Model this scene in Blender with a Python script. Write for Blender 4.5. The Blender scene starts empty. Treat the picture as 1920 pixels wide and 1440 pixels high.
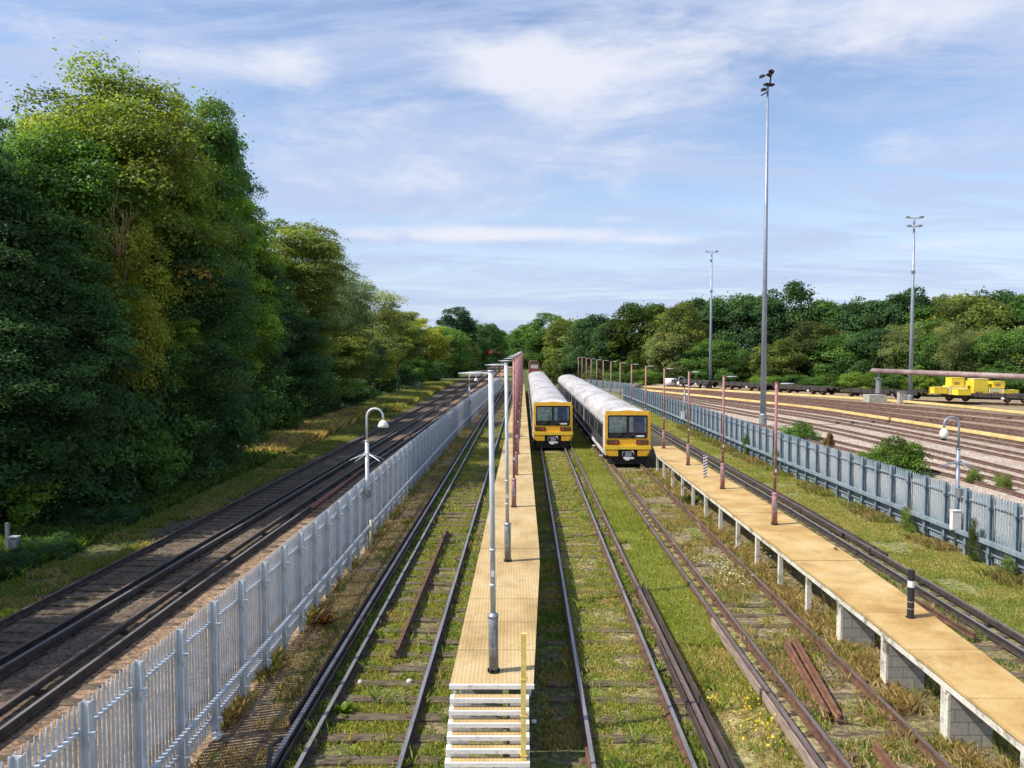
import bpy, math, random
import numpy as np
from mathutils import Vector, Matrix

random.seed(7)
RNG = np.random.default_rng(11)
scene = bpy.context.scene
COL = scene.collection
R = math.radians
FPX, PITCH, CAMZ = 1440.0, R(2.584), 6.1


def G(px, py, z=0.0):
    """ground point seen at a photograph pixel (1920 x 1440), on the level z"""
    u, v = (px - 960) / FPX, (720 - py) / FPX
    dy = math.cos(PITCH) + v * math.sin(PITCH)
    dz = -math.sin(PITCH) + v * math.cos(PITCH)
    t = (z - CAMZ) / dz
    return (u * t, dy * t)


def XD(px, d):
    return (px - 960) / FPX * d


def HZ(py, d):
    v = (720 - py) / FPX
    return CAMZ + d * math.tan(math.atan(v) - PITCH)


def gpath(pts, z=0.0):
    return [G(a, b, z) for a, b in pts]


def resample(path, step):
    """arc-length resampled 2-D path -> list of (x, y, heading)"""
    p = np.array(path, float)
    seg = np.linalg.norm(np.diff(p, axis=0), axis=1)
    s = np.concatenate([[0], np.cumsum(seg)])
    n = max(2, int(s[-1] / step) + 1)
    t = np.linspace(0, s[-1], n)
    xs, ys = np.interp(t, s, p[:, 0]), np.interp(t, s, p[:, 1])
    return list(zip(xs, ys))


def smooth(path, it=2):
    """Chaikin corner cutting, end points kept"""
    for _ in range(it):
        out = [path[0]]
        for a, b in zip(path[:-1], path[1:]):
            out.append((a[0] * .75 + b[0] * .25, a[1] * .75 + b[1] * .25))
            out.append((a[0] * .25 + b[0] * .75, a[1] * .25 + b[1] * .75))
        out.append(path[-1])
        path = out
    return path


def offset(path, off):
    """move a 2-D path sideways (positive = right of travel)"""
    p = np.array(path, float)
    t = np.gradient(p, axis=0)
    t /= np.linalg.norm(t, axis=1)[:, None]
    n = np.stack([t[:, 1], -t[:, 0]], 1)
    return [tuple(q) for q in p + n * off]


def line(x0, slope, d0, d1, n=2):
    return [(x0 + slope * d, d) for d in np.linspace(d0, d1, n)]


# ------------------------------------------------------------------ materials
def nmat(name):
    m = bpy.data.materials.new(name)
    m.use_nodes = True
    nt = m.node_tree
    return m, nt, nt.nodes['Principled BSDF']


def N(nt, t, **kw):
    n = nt.nodes.new(t)
    for k, v in kw.items():
        if hasattr(n, k):
            setattr(n, k, v)
        else:
            n.inputs[k].default_value = v
    return n


def L(nt, a, b):
    nt.links.new(a, b)


def c4(c):
    return (c[0], c[1], c[2], 1.0)


def ramp(nt, stops, interp='LINEAR'):
    n = nt.nodes.new('ShaderNodeValToRGB')
    cr = n.color_ramp
    cr.interpolation = interp
    while len(cr.elements) > 1:
        cr.elements.remove(cr.elements[-1])
    cr.elements[0].position = stops[0][0]
    cr.elements[0].color = c4(stops[0][1])
    for p, c in stops[1:]:
        e = cr.elements.new(p)
        e.color = c4(c)
    return n


def worn(name, c1, c2, rough=.6, metal=0.0, scale=3.0, c3=None, fine=40., bump=.15, lo=.38, hi=.62, stretch=None, spec=.4):
    """surface whose colour wanders between two or three tones, with fine grain and bump"""
    m, nt, b = nmat(name)
    tc = N(nt, 'ShaderNodeTexCoord')
    src = tc.outputs['Object']
    if stretch:
        mp = N(nt, 'ShaderNodeMapping')
        mp.inputs['Scale'].default_value = stretch
        L(nt, src, mp.inputs['Vector'])
        src = mp.outputs[0]
    n1 = N(nt, 'ShaderNodeTexNoise', Scale=scale, Detail=6.0, Roughness=.65)
    L(nt, src, n1.inputs['Vector'])
    st = [(lo, c1), (hi, c2)]
    if c3:
        st = [(lo, c1), ((lo + hi) / 2, c2), (hi, c3)]
    r = ramp(nt, st)
    L(nt, n1.outputs['Fac'], r.inputs[0])
    n2 = N(nt, 'ShaderNodeTexNoise', Scale=fine, Detail=3.0)
    L(nt, src, n2.inputs['Vector'])
    mr = N(nt, 'ShaderNodeMapRange')
    mr.inputs['From Min'].default_value = .3
    mr.inputs['From Max'].default_value = .7
    mr.inputs['To Min'].default_value = .8
    mr.inputs['To Max'].default_value = 1.15
    L(nt, n2.outputs['Fac'], mr.inputs['Value'])
    mx = N(nt, 'ShaderNodeMix', data_type='RGBA', blend_type='MULTIPLY')
    mx.inputs[0].default_value = 1
    L(nt, r.outputs[0], mx.inputs[6])
    L(nt, mr.outputs[0], mx.inputs[7])
    L(nt, mx.outputs[2], b.inputs['Base Color'])
    b.inputs['Roughness'].default_value = rough
    b.inputs['Metallic'].default_value = metal
    b.inputs['Specular IOR Level'].default_value = spec
    if bump:
        bp = N(nt, 'ShaderNodeBump', Strength=bump, Distance=.02)
        L(nt, n2.outputs['Fac'], bp.inputs['Height'])
        L(nt, bp.outputs[0], b.inputs['Normal'])
    return m


M = {}
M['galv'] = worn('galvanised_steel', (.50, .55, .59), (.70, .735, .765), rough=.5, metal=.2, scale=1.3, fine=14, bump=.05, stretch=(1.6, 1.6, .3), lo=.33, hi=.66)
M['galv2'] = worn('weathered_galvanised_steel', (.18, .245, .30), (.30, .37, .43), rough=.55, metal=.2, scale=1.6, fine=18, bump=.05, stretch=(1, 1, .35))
M['galvdark'] = worn('dull_zinc', (.20, .22, .24), (.34, .36, .38), rough=.5, metal=.4, scale=6, fine=30, bump=.1)
M['mast'] = worn('mast_zinc', (.24, .28, .35), (.33, .37, .44), rough=.45, metal=.3, scale=1.0, fine=10, bump=.03)
M['maroon'] = worn('faded_maroon_paint', (.23, .085, .085), (.36, .17, .165), rough=.55, scale=3, fine=25, bump=.1, c3=(.45, .27, .25), lo=.3, hi=.72)
M['maroonbase'] = worn('pale_maroon_paint', (.30, .13, .15), (.43, .24, .26), rough=.55, scale=3, fine=25, bump=.1)
M['beam'] = worn('faded_maroon_beam_paint', (.22, .145, .135), (.36, .27, .255), rough=.55, scale=.6, fine=9, bump=.05)
M['rust'] = worn('rusty_steel', (.075, .04, .028), (.15, .08, .05), rough=.85, scale=5, fine=50, bump=.3)
M['rustyard'] = worn('yard_rail_rust', (.10, .058, .046), (.19, .115, .09), rough=.85, scale=3, fine=40, bump=.2)
M['rustbright'] = worn('orange_rust', (.12, .055, .035), (.21, .10, .062), rough=.9, scale=4, fine=50, bump=.3)
M['raildark'] = worn('dark_rail_steel', (.028, .025, .026), (.07, .055, .048), rough=.7, scale=5, fine=50, bump=.25)
M['railtop'] = worn('polished_rail_head', (.20, .195, .205), (.31, .305, .315), rough=.45, metal=.45, scale=2, fine=30, bump=.05, stretch=(6, .5, 1))
M['railtopdull'] = worn('dull_rail_head', (.13, .105, .10), (.25, .20, .19), rough=.5, metal=.4, scale=2, fine=30, bump=.05, stretch=(6, .5, 1))
M['boards'] = worn('weathered_guard_board', (.20, .15, .12), (.36, .29, .25), rough=.85, scale=3, fine=30, bump=.2, stretch=(5, .6, 5))
M['boarddark'] = worn('dark_guard_board', (.035, .028, .026), (.09, .065, .055), rough=.85, scale=3, fine=30, bump=.2, stretch=(5, .6, 5))
M['sleeper'] = worn('old_timber_sleeper', (.05, .036, .026), (.115, .085, .058), rough=.9, scale=4, fine=22, bump=.35, c3=(.15, .135, .07), stretch=(1, 5, 1))
M['sleeperyard'] = worn('yard_sleeper', (.36, .29, .235), (.48, .40, .335), rough=.9, scale=1.5, fine=20, bump=.3)
M['conc'] = worn('concrete', (.30, .29, .26), (.44, .42, .38), rough=.9, scale=3, fine=30, bump=.2)
M['whitepaint'] = worn('flaking_white_paint', (.36, .32, .28), (.72, .70, .66), rough=.75, scale=6, fine=35, bump=.25, c3=(.80, .78, .75), lo=.27, hi=.55, stretch=(1.2, 1.2, 3))
M['beamwhite'] = worn('weathered_white_beam', (.24, .22, .17), (.60, .58, .51), rough=.8, scale=2.4, fine=20, bump=.25, c3=(.66, .64, .57), lo=.36, hi=.60)
M['white'] = worn('white_enamel', (.70, .70, .70), (.80, .80, .79), rough=.35, scale=4, fine=20, bump=.02)
M['lampglass'] = worn('opal_glass', (.78, .78, .76), (.84, .84, .82), rough=.2, scale=4, fine=20, bump=0)
M['railyellow'] = worn('yellow_handrail', (.80, .56, .12), (.88, .68, .22), rough=.5, scale=6, fine=30, bump=.05)
M['guardyellow'] = worn('yellow_guard_board', (.60, .43, .15), (.74, .58, .28), rough=.7, scale=1.2, fine=10, bump=.1)
M['black'] = worn('black_gear', (.010, .010, .011), (.03, .028, .027), rough=.7, scale=6, fine=30, bump=.2)
M['grime'] = worn('grimy_underframe', (.02, .018, .016), (.06, .05, .042), rough=.85, scale=5, fine=30, bump=.3)
M['trainwhite'] = worn('train_white', (.52, .505, .505), (.70, .69, .69), rough=.4, scale=.9, fine=14, bump=.02, stretch=(1, .5, 1))
M['trainroof'] = worn('grimy_white_roof', (.27, .255, .255), (.43, .415, .415), rough=.65, scale=.9, fine=9, bump=.05, c3=(.56, .54, .54), lo=.3, hi=.66, stretch=(1.2, .4, 1))
M['trainside'] = worn('train_charcoal', (.055, .055, .065), (.09, .09, .10), rough=.3, scale=1.5, fine=20, bump=.01)
M['trainyellow'] = worn('train_yellow', (.72, .38, .025), (.80, .46, .045), rough=.35, scale=2.2, fine=25, bump=.02)
M['trainyellow2'] = worn('bright_bumper_yellow', (.80, .52, .03), (.86, .60, .06), rough=.4, scale=2.2, fine=25, bump=.02)
M['glassdark'] = worn('dark_glass', (.012, .014, .018), (.03, .034, .04), rough=.08, scale=2, fine=6, bump=0, spec=.7)
M['glassteal'] = worn('cab_glass', (.07, .12, .135), (.19, .27, .28), rough=.1, scale=5, fine=9, bump=0, spec=.7, lo=.35, hi=.65)
M['glassblue'] = worn('blue_blind_glass', (.018, .035, .09), (.04, .065, .14), rough=.1, scale=3, fine=9, bump=0, spec=.7)
M['redlens'] = worn('red_lens', (.42, .035, .03), (.50, .06, .05), rough=.2, scale=5, fine=20, bump=0)
M['amberlens'] = worn('brown_lens', (.09, .05, .03), (.16, .09, .05), rough=.2, scale=5, fine=20, bump=0)
M['loadyellow'] = worn('machine_yellow', (.80, .58, .03), (.86, .68, .08), rough=.5, scale=1, fine=10, bump=.02)
M['loadpale'] = worn('pale_cream_panel', (.72, .64, .30), (.80, .74, .45), rough=.5, scale=1, fine=10, bump=.02)
M['loadbrown'] = worn('ochre_panel', (.30, .20, .05), (.40, .27, .07), rough=.6, scale=1, fine=10, bump=.02)  # brownish ochre for vent panels, side panels and one lid
M['bark'] = worn('bark', (.07, .055, .04), (.16, .13, .10), rough=.95, scale=3, fine=18, bump=.5, stretch=(1, 1, .3))
M['deadbark'] = worn('dead_twig_bark', (.17, .11, .06), (.27, .19, .11), rough=.9, scale=3, fine=18, bump=.3)
M['palebark'] = worn('pale_bark', (.28, .26, .22), (.42, .40, .35), rough=.9, scale=3, fine=18, bump=.3, stretch=(1, 1, .3))
M['redpipe'] = worn('red_brown_pipe', (.22, .05, .04), (.32, .10, .08), rough=.7, scale=3, fine=20, bump=.1)
M['stone'] = worn('pale_stone', (.45, .43, .40), (.62, .60, .56), rough=.9, scale=5, fine=30, bump=.4)
M['signred'] = worn('signal_red', (.50, .02, .04), (.62, .04, .06), rough=.4, scale=3, fine=20, bump=0)


def deck_material(name, c1, c2, c3, grid, stain):
    """yellow anti-slip decking: dimpled mesh, board joints, soft brown staining"""
    m, nt, b = nmat(name)
    tc = N(nt, 'ShaderNodeTexCoord')
    n1 = N(nt, 'ShaderNodeTexNoise', Scale=1.1, Detail=5.0, Roughness=.6)
    mp = N(nt, 'ShaderNodeMapping')
    mp.inputs['Scale'].default_value = stain
    L(nt, tc.outputs['Object'], mp.inputs['Vector'])
    L(nt, mp.outputs[0], n1.inputs['Vector'])
    r = ramp(nt, [(.33, c1), (.5, c2), (.66, c3)])
    L(nt, n1.outputs['Fac'], r.inputs[0])
    sx = N(nt, 'ShaderNodeSeparateXYZ')
    L(nt, tc.outputs['Object'], sx.inputs[0])
    last = r.outputs[0]
    hs = []
    for ax in ('X', 'Y'):
        q = N(nt, 'ShaderNodeMath', operation='MULTIPLY')
        L(nt, sx.outputs[ax], q.inputs[0])
        q.inputs[1].default_value = grid * 2 * math.pi
        s = N(nt, 'ShaderNodeMath', operation='SINE')
        L(nt, q.outputs[0], s.inputs[0])
        hs.append(s)
    # dirty patches, worn through here and there
    dn = N(nt, 'ShaderNodeTexNoise', Scale=2.3, Detail=9.0, Roughness=.75)
    L(nt, tc.outputs['Object'], dn.inputs['Vector'])
    dr = N(nt, 'ShaderNodeMapRange')
    dr.inputs['From Min'].default_value = .53
    dr.inputs['From Max'].default_value = .70
    dr.inputs['To Max'].default_value = .55
    L(nt, dn.outputs['Fac'], dr.inputs['Value'])
    dm = N(nt, 'ShaderNodeMix', data_type='RGBA')
    L(nt, dr.outputs[0], dm.inputs[0])
    L(nt, last, dm.inputs[6])
    dm.inputs[7].default_value = (.23, .17, .10, 1)
    last = dm.outputs[2]
    mul = N(nt, 'ShaderNodeMath', operation='MULTIPLY')
    mxm = N(nt, 'ShaderNodeMath', operation='MAXIMUM')
    L(nt, hs[0].outputs[0], mxm.inputs[0])
    L(nt, hs[1].outputs[0], mxm.inputs[1])
    mr = N(nt, 'ShaderNodeMapRange')
    mr.inputs['From Min'].default_value = -.6
    mr.inputs['From Max'].default_value = .6
    mr.inputs['To Min'].default_value = .74
    mr.inputs['To Max'].default_value = 1.05
    L(nt, mxm.outputs[0], mr.inputs['Value'])
    fn = N(nt, 'ShaderNodeTexNoise', Scale=55.0, Detail=3.0)
    L(nt, tc.outputs['Object'], fn.inputs['Vector'])
    mr2 = N(nt, 'ShaderNodeMapRange')
    mr2.inputs['From Min'].default_value = .3
    mr2.inputs['From Max'].default_value = .7
    mr2.inputs['To Min'].default_value = .85
    mr2.inputs['To Max'].default_value = 1.12
    L(nt, fn.outputs['Fac'], mr2.inputs['Value'])
    L(nt, mr.outputs[0], mul.inputs[0])
    L(nt, mr2.outputs[0], mul.inputs[1])
    mx = N(nt, 'ShaderNodeMix', data_type='RGBA', blend_type='MULTIPLY')
    mx.inputs[0].default_value = 1
    L(nt, last, mx.inputs[6])
    L(nt, mul.outputs[0], mx.inputs[7])
    L(nt, mx.outputs[2], b.inputs['Base Color'])
    b.inputs['Roughness'].default_value = .75
    bp = N(nt, 'ShaderNodeBump', Strength=.3, Distance=.006)
    L(nt, mxm.outputs[0], bp.inputs['Height'])
    L(nt, bp.outputs[0], b.inputs['Normal'])
    return m


M['deckL'] = deck_material('yellow_grating_deck', (.37, .25, .10), (.50, .355, .16), (.56, .435, .23), 16.0, (1.0, .5, 1))
M['deckR'] = deck_material('yellow_gritted_deck', (.39, .225, .065), (.52, .345, .125), (.58, .42, .19), 26.0, (.9, 1.1, 1))


def block_material():
    m, nt, b = nmat('concrete_blockwork')
    tc = N(nt, 'ShaderNodeTexCoord')
    sx = N(nt, 'ShaderNodeSeparateXYZ')
    L(nt, tc.outputs['Object'], sx.inputs[0])
    cb = N(nt, 'ShaderNodeCombineXYZ')
    ad = N(nt, 'ShaderNodeMath', operation='ADD')
    L(nt, sx.outputs['X'], ad.inputs[0])
    L(nt, sx.outputs['Y'], ad.inputs[1])
    L(nt, ad.outputs[0], cb.inputs['X'])
    L(nt, sx.outputs['Z'], cb.inputs['Y'])
    br = N(nt, 'ShaderNodeTexBrick')
    br.inputs['Scale'].default_value = 1
    br.inputs['Brick Width'].default_value = .42
    br.inputs['Row Height'].default_value = .2
    br.inputs['Mortar Size'].default_value = .008
    br.inputs['Color1'].default_value = (.33, .31, .27, 1)
    br.inputs['Color2'].default_value = (.42, .40, .35, 1)
    br.inputs['Mortar'].default_value = (.17, .16, .14, 1)
    L(nt, cb.outputs[0], br.inputs['Vector'])
    n = N(nt, 'ShaderNodeTexNoise', Scale=14.0, Detail=5.0)
    L(nt, tc.outputs['Object'], n.inputs['Vector'])
    mx = N(nt, 'ShaderNodeMix', data_type='RGBA', blend_type='MULTIPLY')
    mx.inputs[0].default_value = .6
    L(nt, br.outputs['Color'], mx.inputs[6])
    L(nt, n.outputs['Fac'], mx.inputs[7])
    g = N(nt, 'ShaderNodeGamma', Gamma=.8)
    L(nt, mx.outputs[2], g.inputs[0])
    L(nt, g.outputs[0], b.inputs['Base Color'])
    b.inputs['Roughness'].default_value = .9
    return m


M['block'] = block_material()


def zebra_material(dark_top):
    m, nt, b = nmat('banded_marker_paint')
    tc = N(nt, 'ShaderNodeTexCoord')
    sx = N(nt, 'ShaderNodeSeparateXYZ')
    L(nt, tc.outputs['Object'], sx.inputs[0])
    z = sx.outputs['Z']
    if dark_top:
        stops = [(0, (.02, .02, .025)), (.17, (.35, .34, .36)), (.18, (.02, .02, .025)), (.30, (.3, .3, .33)), (.315, (.02, .02, .025)),
                 (.58, (.7, .7, .68)), (.70, (.02, .02, .025)), (.92, (.34, .33, .31))]
        r = ramp(nt, stops, 'CONSTANT')
        L(nt, z, r.inputs[0])
    else:
        a = N(nt, 'ShaderNodeMath', operation='MULTIPLY_ADD')
        L(nt, sx.outputs['X'], a.inputs[0])
        a.inputs[1].default_value = -.6
        L(nt, z, a.inputs[2])
        f = N(nt, 'ShaderNodeMath', operation='MULTIPLY')
        L(nt, a.outputs[0], f.inputs[0])
        f.inputs[1].default_value = 8.5
        fr = N(nt, 'ShaderNodeMath', operation='FRACT')
        L(nt, f.outputs[0], fr.inputs[0])
        r = ramp(nt, [(0, (.03, .03, .035)), (.42, (.75, .74, .72))], 'CONSTANT')
        L(nt, fr.outputs[0], r.inputs[0])
    L(nt, r.outputs[0], b.inputs['Base Color'])
    b.inputs['Roughness'].default_value = .55
    return m


M['zebra'] = zebra_material(False)
M['marker'] = zebra_material(True)


def leaf_material():
    """leaf colour = object tint x face tint; a little light passes through"""
    m, nt, b = nmat('leaves')
    oi = N(nt, 'ShaderNodeObjectInfo')
    at = N(nt, 'ShaderNodeAttribute')
    at.attribute_name = 'tint'
    mx = N(nt, 'ShaderNodeMix', data_type='RGBA', blend_type='MULTIPLY')
    mx.inputs[0].default_value = 1
    L(nt, oi.outputs['Color'], mx.inputs[6])
    L(nt, at.outputs['Color'], mx.inputs[7])
    L(nt, mx.outputs[2], b.inputs['Base Color'])
    b.inputs['Roughness'].default_value = .5
    b.inputs['Specular IOR Level'].default_value = .25
    tr = N(nt, 'ShaderNodeBsdfTranslucent')
    hs = N(nt, 'ShaderNodeMix', data_type='RGBA', blend_type='MULTIPLY')
    hs.inputs[0].default_value = 1
    hs.inputs[7].default_value = (1.45, 1.35, .6, 1)
    L(nt, mx.outputs[2], hs.inputs[6])
    L(nt, hs.outputs[2], tr.inputs['Color'])
    ms = N(nt, 'ShaderNodeMixShader')
    ms.inputs[0].default_value = .5
    L(nt, b.outputs[0], ms.inputs[1])
    L(nt, tr.outputs[0], ms.inputs[2])
    out = nt.nodes['Material Output']
    L(nt, ms.outputs[0], out.inputs['Surface'])
    return m


M['leaf'] = leaf_material()


# ground: one sheet, zones across the railway laid out in world metres
ZONES = [  # u (metres to the right of the sidings' axis), tone A, tone B
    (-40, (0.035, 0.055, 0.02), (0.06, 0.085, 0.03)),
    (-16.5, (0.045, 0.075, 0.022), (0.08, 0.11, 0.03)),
    (-12.6, (0.09, 0.125, 0.03), (0.15, 0.14, 0.06)),
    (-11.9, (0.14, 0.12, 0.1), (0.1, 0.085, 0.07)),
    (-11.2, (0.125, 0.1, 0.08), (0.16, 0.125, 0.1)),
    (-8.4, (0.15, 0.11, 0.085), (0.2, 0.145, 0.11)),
    (-7.4, (0.42, 0.28, 0.17), (0.32, 0.21, 0.125)),
    (-5.3, (0.48, 0.34, 0.21), (0.34, 0.235, 0.145)),
    (-4.5, (0.38, 0.29, 0.165), (0.22, 0.155, 0.10)),
    (-3.75, (0.36, 0.27, 0.15), (0.20, 0.145, 0.09)),
    (-3.2, (0.156, 0.182, 0.0455), (0.169, 0.13, 0.078)),
    (-1.9, (0.195, 0.208, 0.0585), (0.221, 0.176, 0.104)),
    (-1, (0.182, 0.221, 0.052), (0.26, 0.221, 0.111)),
    (0.2, (0.117, 0.169, 0.039), (0.104, 0.104, 0.052)),
    (0.95, (0.117, 0.182, 0.039), (0.117, 0.117, 0.052)),
    (1.2, (0.221, 0.221, 0.065), (0.286, 0.227, 0.124)),
    (2.3, (0.221, 0.234, 0.065), (0.286, 0.221, 0.124)),
    (2.75, (0.156, 0.117, 0.078), (0.234, 0.169, 0.117)),
    (3.2, (0.26, 0.273, 0.0715), (0.39, 0.319, 0.182)),
    (4.4, (0.286, 0.286, 0.0845), (0.416, 0.338, 0.195)),
    (5, (0.247, 0.195, 0.124), (0.208, 0.156, 0.104)),
    (5.7, (0.195, 0.221, 0.0585), (0.312, 0.24, 0.156)),
    (6.5, (0.26, 0.221, 0.111), (0.208, 0.169, 0.091)),
    (7.2, (0.26, 0.208, 0.111), (0.195, 0.163, 0.091)),
    (10, (0.208, 0.195, 0.078), (0.26, 0.208, 0.117)),
    (11, (0.23, 0.235, 0.085), (0.20, 0.225, 0.07)),
    (12.6, (0.23, 0.23, 0.085), (0.27, 0.23, 0.11)),
    (13.4, (0.2, 0.15, 0.075), (0.15, 0.12, 0.06)),
    (15, (0.27, 0.2, 0.13), (0.22, 0.17, 0.1)),
    (16.5, (0.56, 0.475, 0.40), (0.48, 0.395, 0.32)),
    (29, (0.52, 0.43, 0.35), (0.44, 0.35, 0.28)),
    (34, (0.37, 0.285, 0.20), (0.31, 0.25, 0.15)),
    (60, (0.24, 0.19, 0.11), (0.15, 0.16, 0.06)),
]
U0, U1 = -40.0, 60.0


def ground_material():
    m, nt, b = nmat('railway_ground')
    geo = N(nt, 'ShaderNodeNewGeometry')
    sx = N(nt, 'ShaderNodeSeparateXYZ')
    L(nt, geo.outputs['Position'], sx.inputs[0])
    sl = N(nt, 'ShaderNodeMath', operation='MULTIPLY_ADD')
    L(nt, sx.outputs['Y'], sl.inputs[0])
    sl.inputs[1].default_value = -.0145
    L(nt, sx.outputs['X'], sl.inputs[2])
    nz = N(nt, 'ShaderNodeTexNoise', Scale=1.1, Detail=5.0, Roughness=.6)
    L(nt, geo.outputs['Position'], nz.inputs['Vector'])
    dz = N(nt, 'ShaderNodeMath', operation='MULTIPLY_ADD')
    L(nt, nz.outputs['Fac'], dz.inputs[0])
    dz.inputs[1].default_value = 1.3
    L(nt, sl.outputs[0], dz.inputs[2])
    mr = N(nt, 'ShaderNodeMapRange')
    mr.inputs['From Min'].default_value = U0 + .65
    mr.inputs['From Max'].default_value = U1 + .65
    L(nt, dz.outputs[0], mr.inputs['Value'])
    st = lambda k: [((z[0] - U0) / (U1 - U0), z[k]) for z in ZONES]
    # a colour ramp holds 32 stops
    ra, rb = ramp(nt, st(1)[:32]), ramp(nt, st(2)[:32])
    L(nt, mr.outputs[0], ra.inputs[0])
    L(nt, mr.outputs[0], rb.inputs[0])
    pn = N(nt, 'ShaderNodeTexNoise', Scale=.55, Detail=8.0, Roughness=.68)
    L(nt, geo.outputs['Position'], pn.inputs['Vector'])
    pr = N(nt, 'ShaderNodeMapRange')
    pr.inputs['From Min'].default_value = .42
    pr.inputs['From Max'].default_value = .56
    L(nt, pn.outputs['Fac'], pr.inputs['Value'])
    mx = N(nt, 'ShaderNodeMix', data_type='RGBA')
    L(nt, pr.outputs[0], mx.inputs[0])
    L(nt, ra.outputs[0], mx.inputs[6])
    L(nt, rb.outputs[0], mx.inputs[7])
    # stones and crumbs
    vo = N(nt, 'ShaderNodeTexVoronoi', Scale=17.0)
    L(nt, geo.outputs['Position'], vo.inputs['Vector'])
    vs = N(nt, 'ShaderNodeSeparateColor')
    L(nt, vo.outputs['Color'], vs.inputs[0])
    v2 = N(nt, 'ShaderNodeMapRange')
    v2.inputs['To Min'].default_value = .55
    v2.inputs['To Max'].default_value = 1.45
    L(nt, vs.outputs[0], v2.inputs['Value'])
    fn = N(nt, 'ShaderNodeTexNoise', Scale=7.0, Detail=8.0, Roughness=.75)
    L(nt, geo.outputs['Position'], fn.inputs['Vector'])
    f2 = N(nt, 'ShaderNodeMapRange')
    f2.inputs['From Min'].default_value = .3
    f2.inputs['From Max'].default_value = .7
    f2.inputs['To Min'].default_value = .5
    f2.inputs['To Max'].default_value = 1.45
    L(nt, fn.outputs['Fac'], f2.inputs['Value'])
    ml = N(nt, 'ShaderNodeMath', operation='MULTIPLY')
    L(nt, v2.outputs[0], ml.inputs[0])
    L(nt, f2.outputs[0], ml.inputs[1])
    m2 = N(nt, 'ShaderNodeMix', data_type='RGBA', blend_type='MULTIPLY')
    m2.inputs[0].default_value = 1
    L(nt, mx.outputs[2], m2.inputs[6])
    L(nt, ml.outputs[0], m2.inputs[7])
    L(nt, m2.outputs[2], b.inputs['Base Color'])
    b.inputs['Roughness'].default_value = .95
    b.inputs['Specular IOR Level'].default_value = .15
    ha = N(nt, 'ShaderNodeMath', operation='ADD')
    L(nt, vs.outputs[1], ha.inputs[0])
    L(nt, fn.outputs['Fac'], ha.inputs[1])
    bp = N(nt, 'ShaderNodeBump', Strength=.9, Distance=.06)
    L(nt, ha.outputs[0], bp.inputs['Height'])
    L(nt, bp.outputs[0], b.inputs['Normal'])
    return m


M['ground'] = ground_material()


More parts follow.
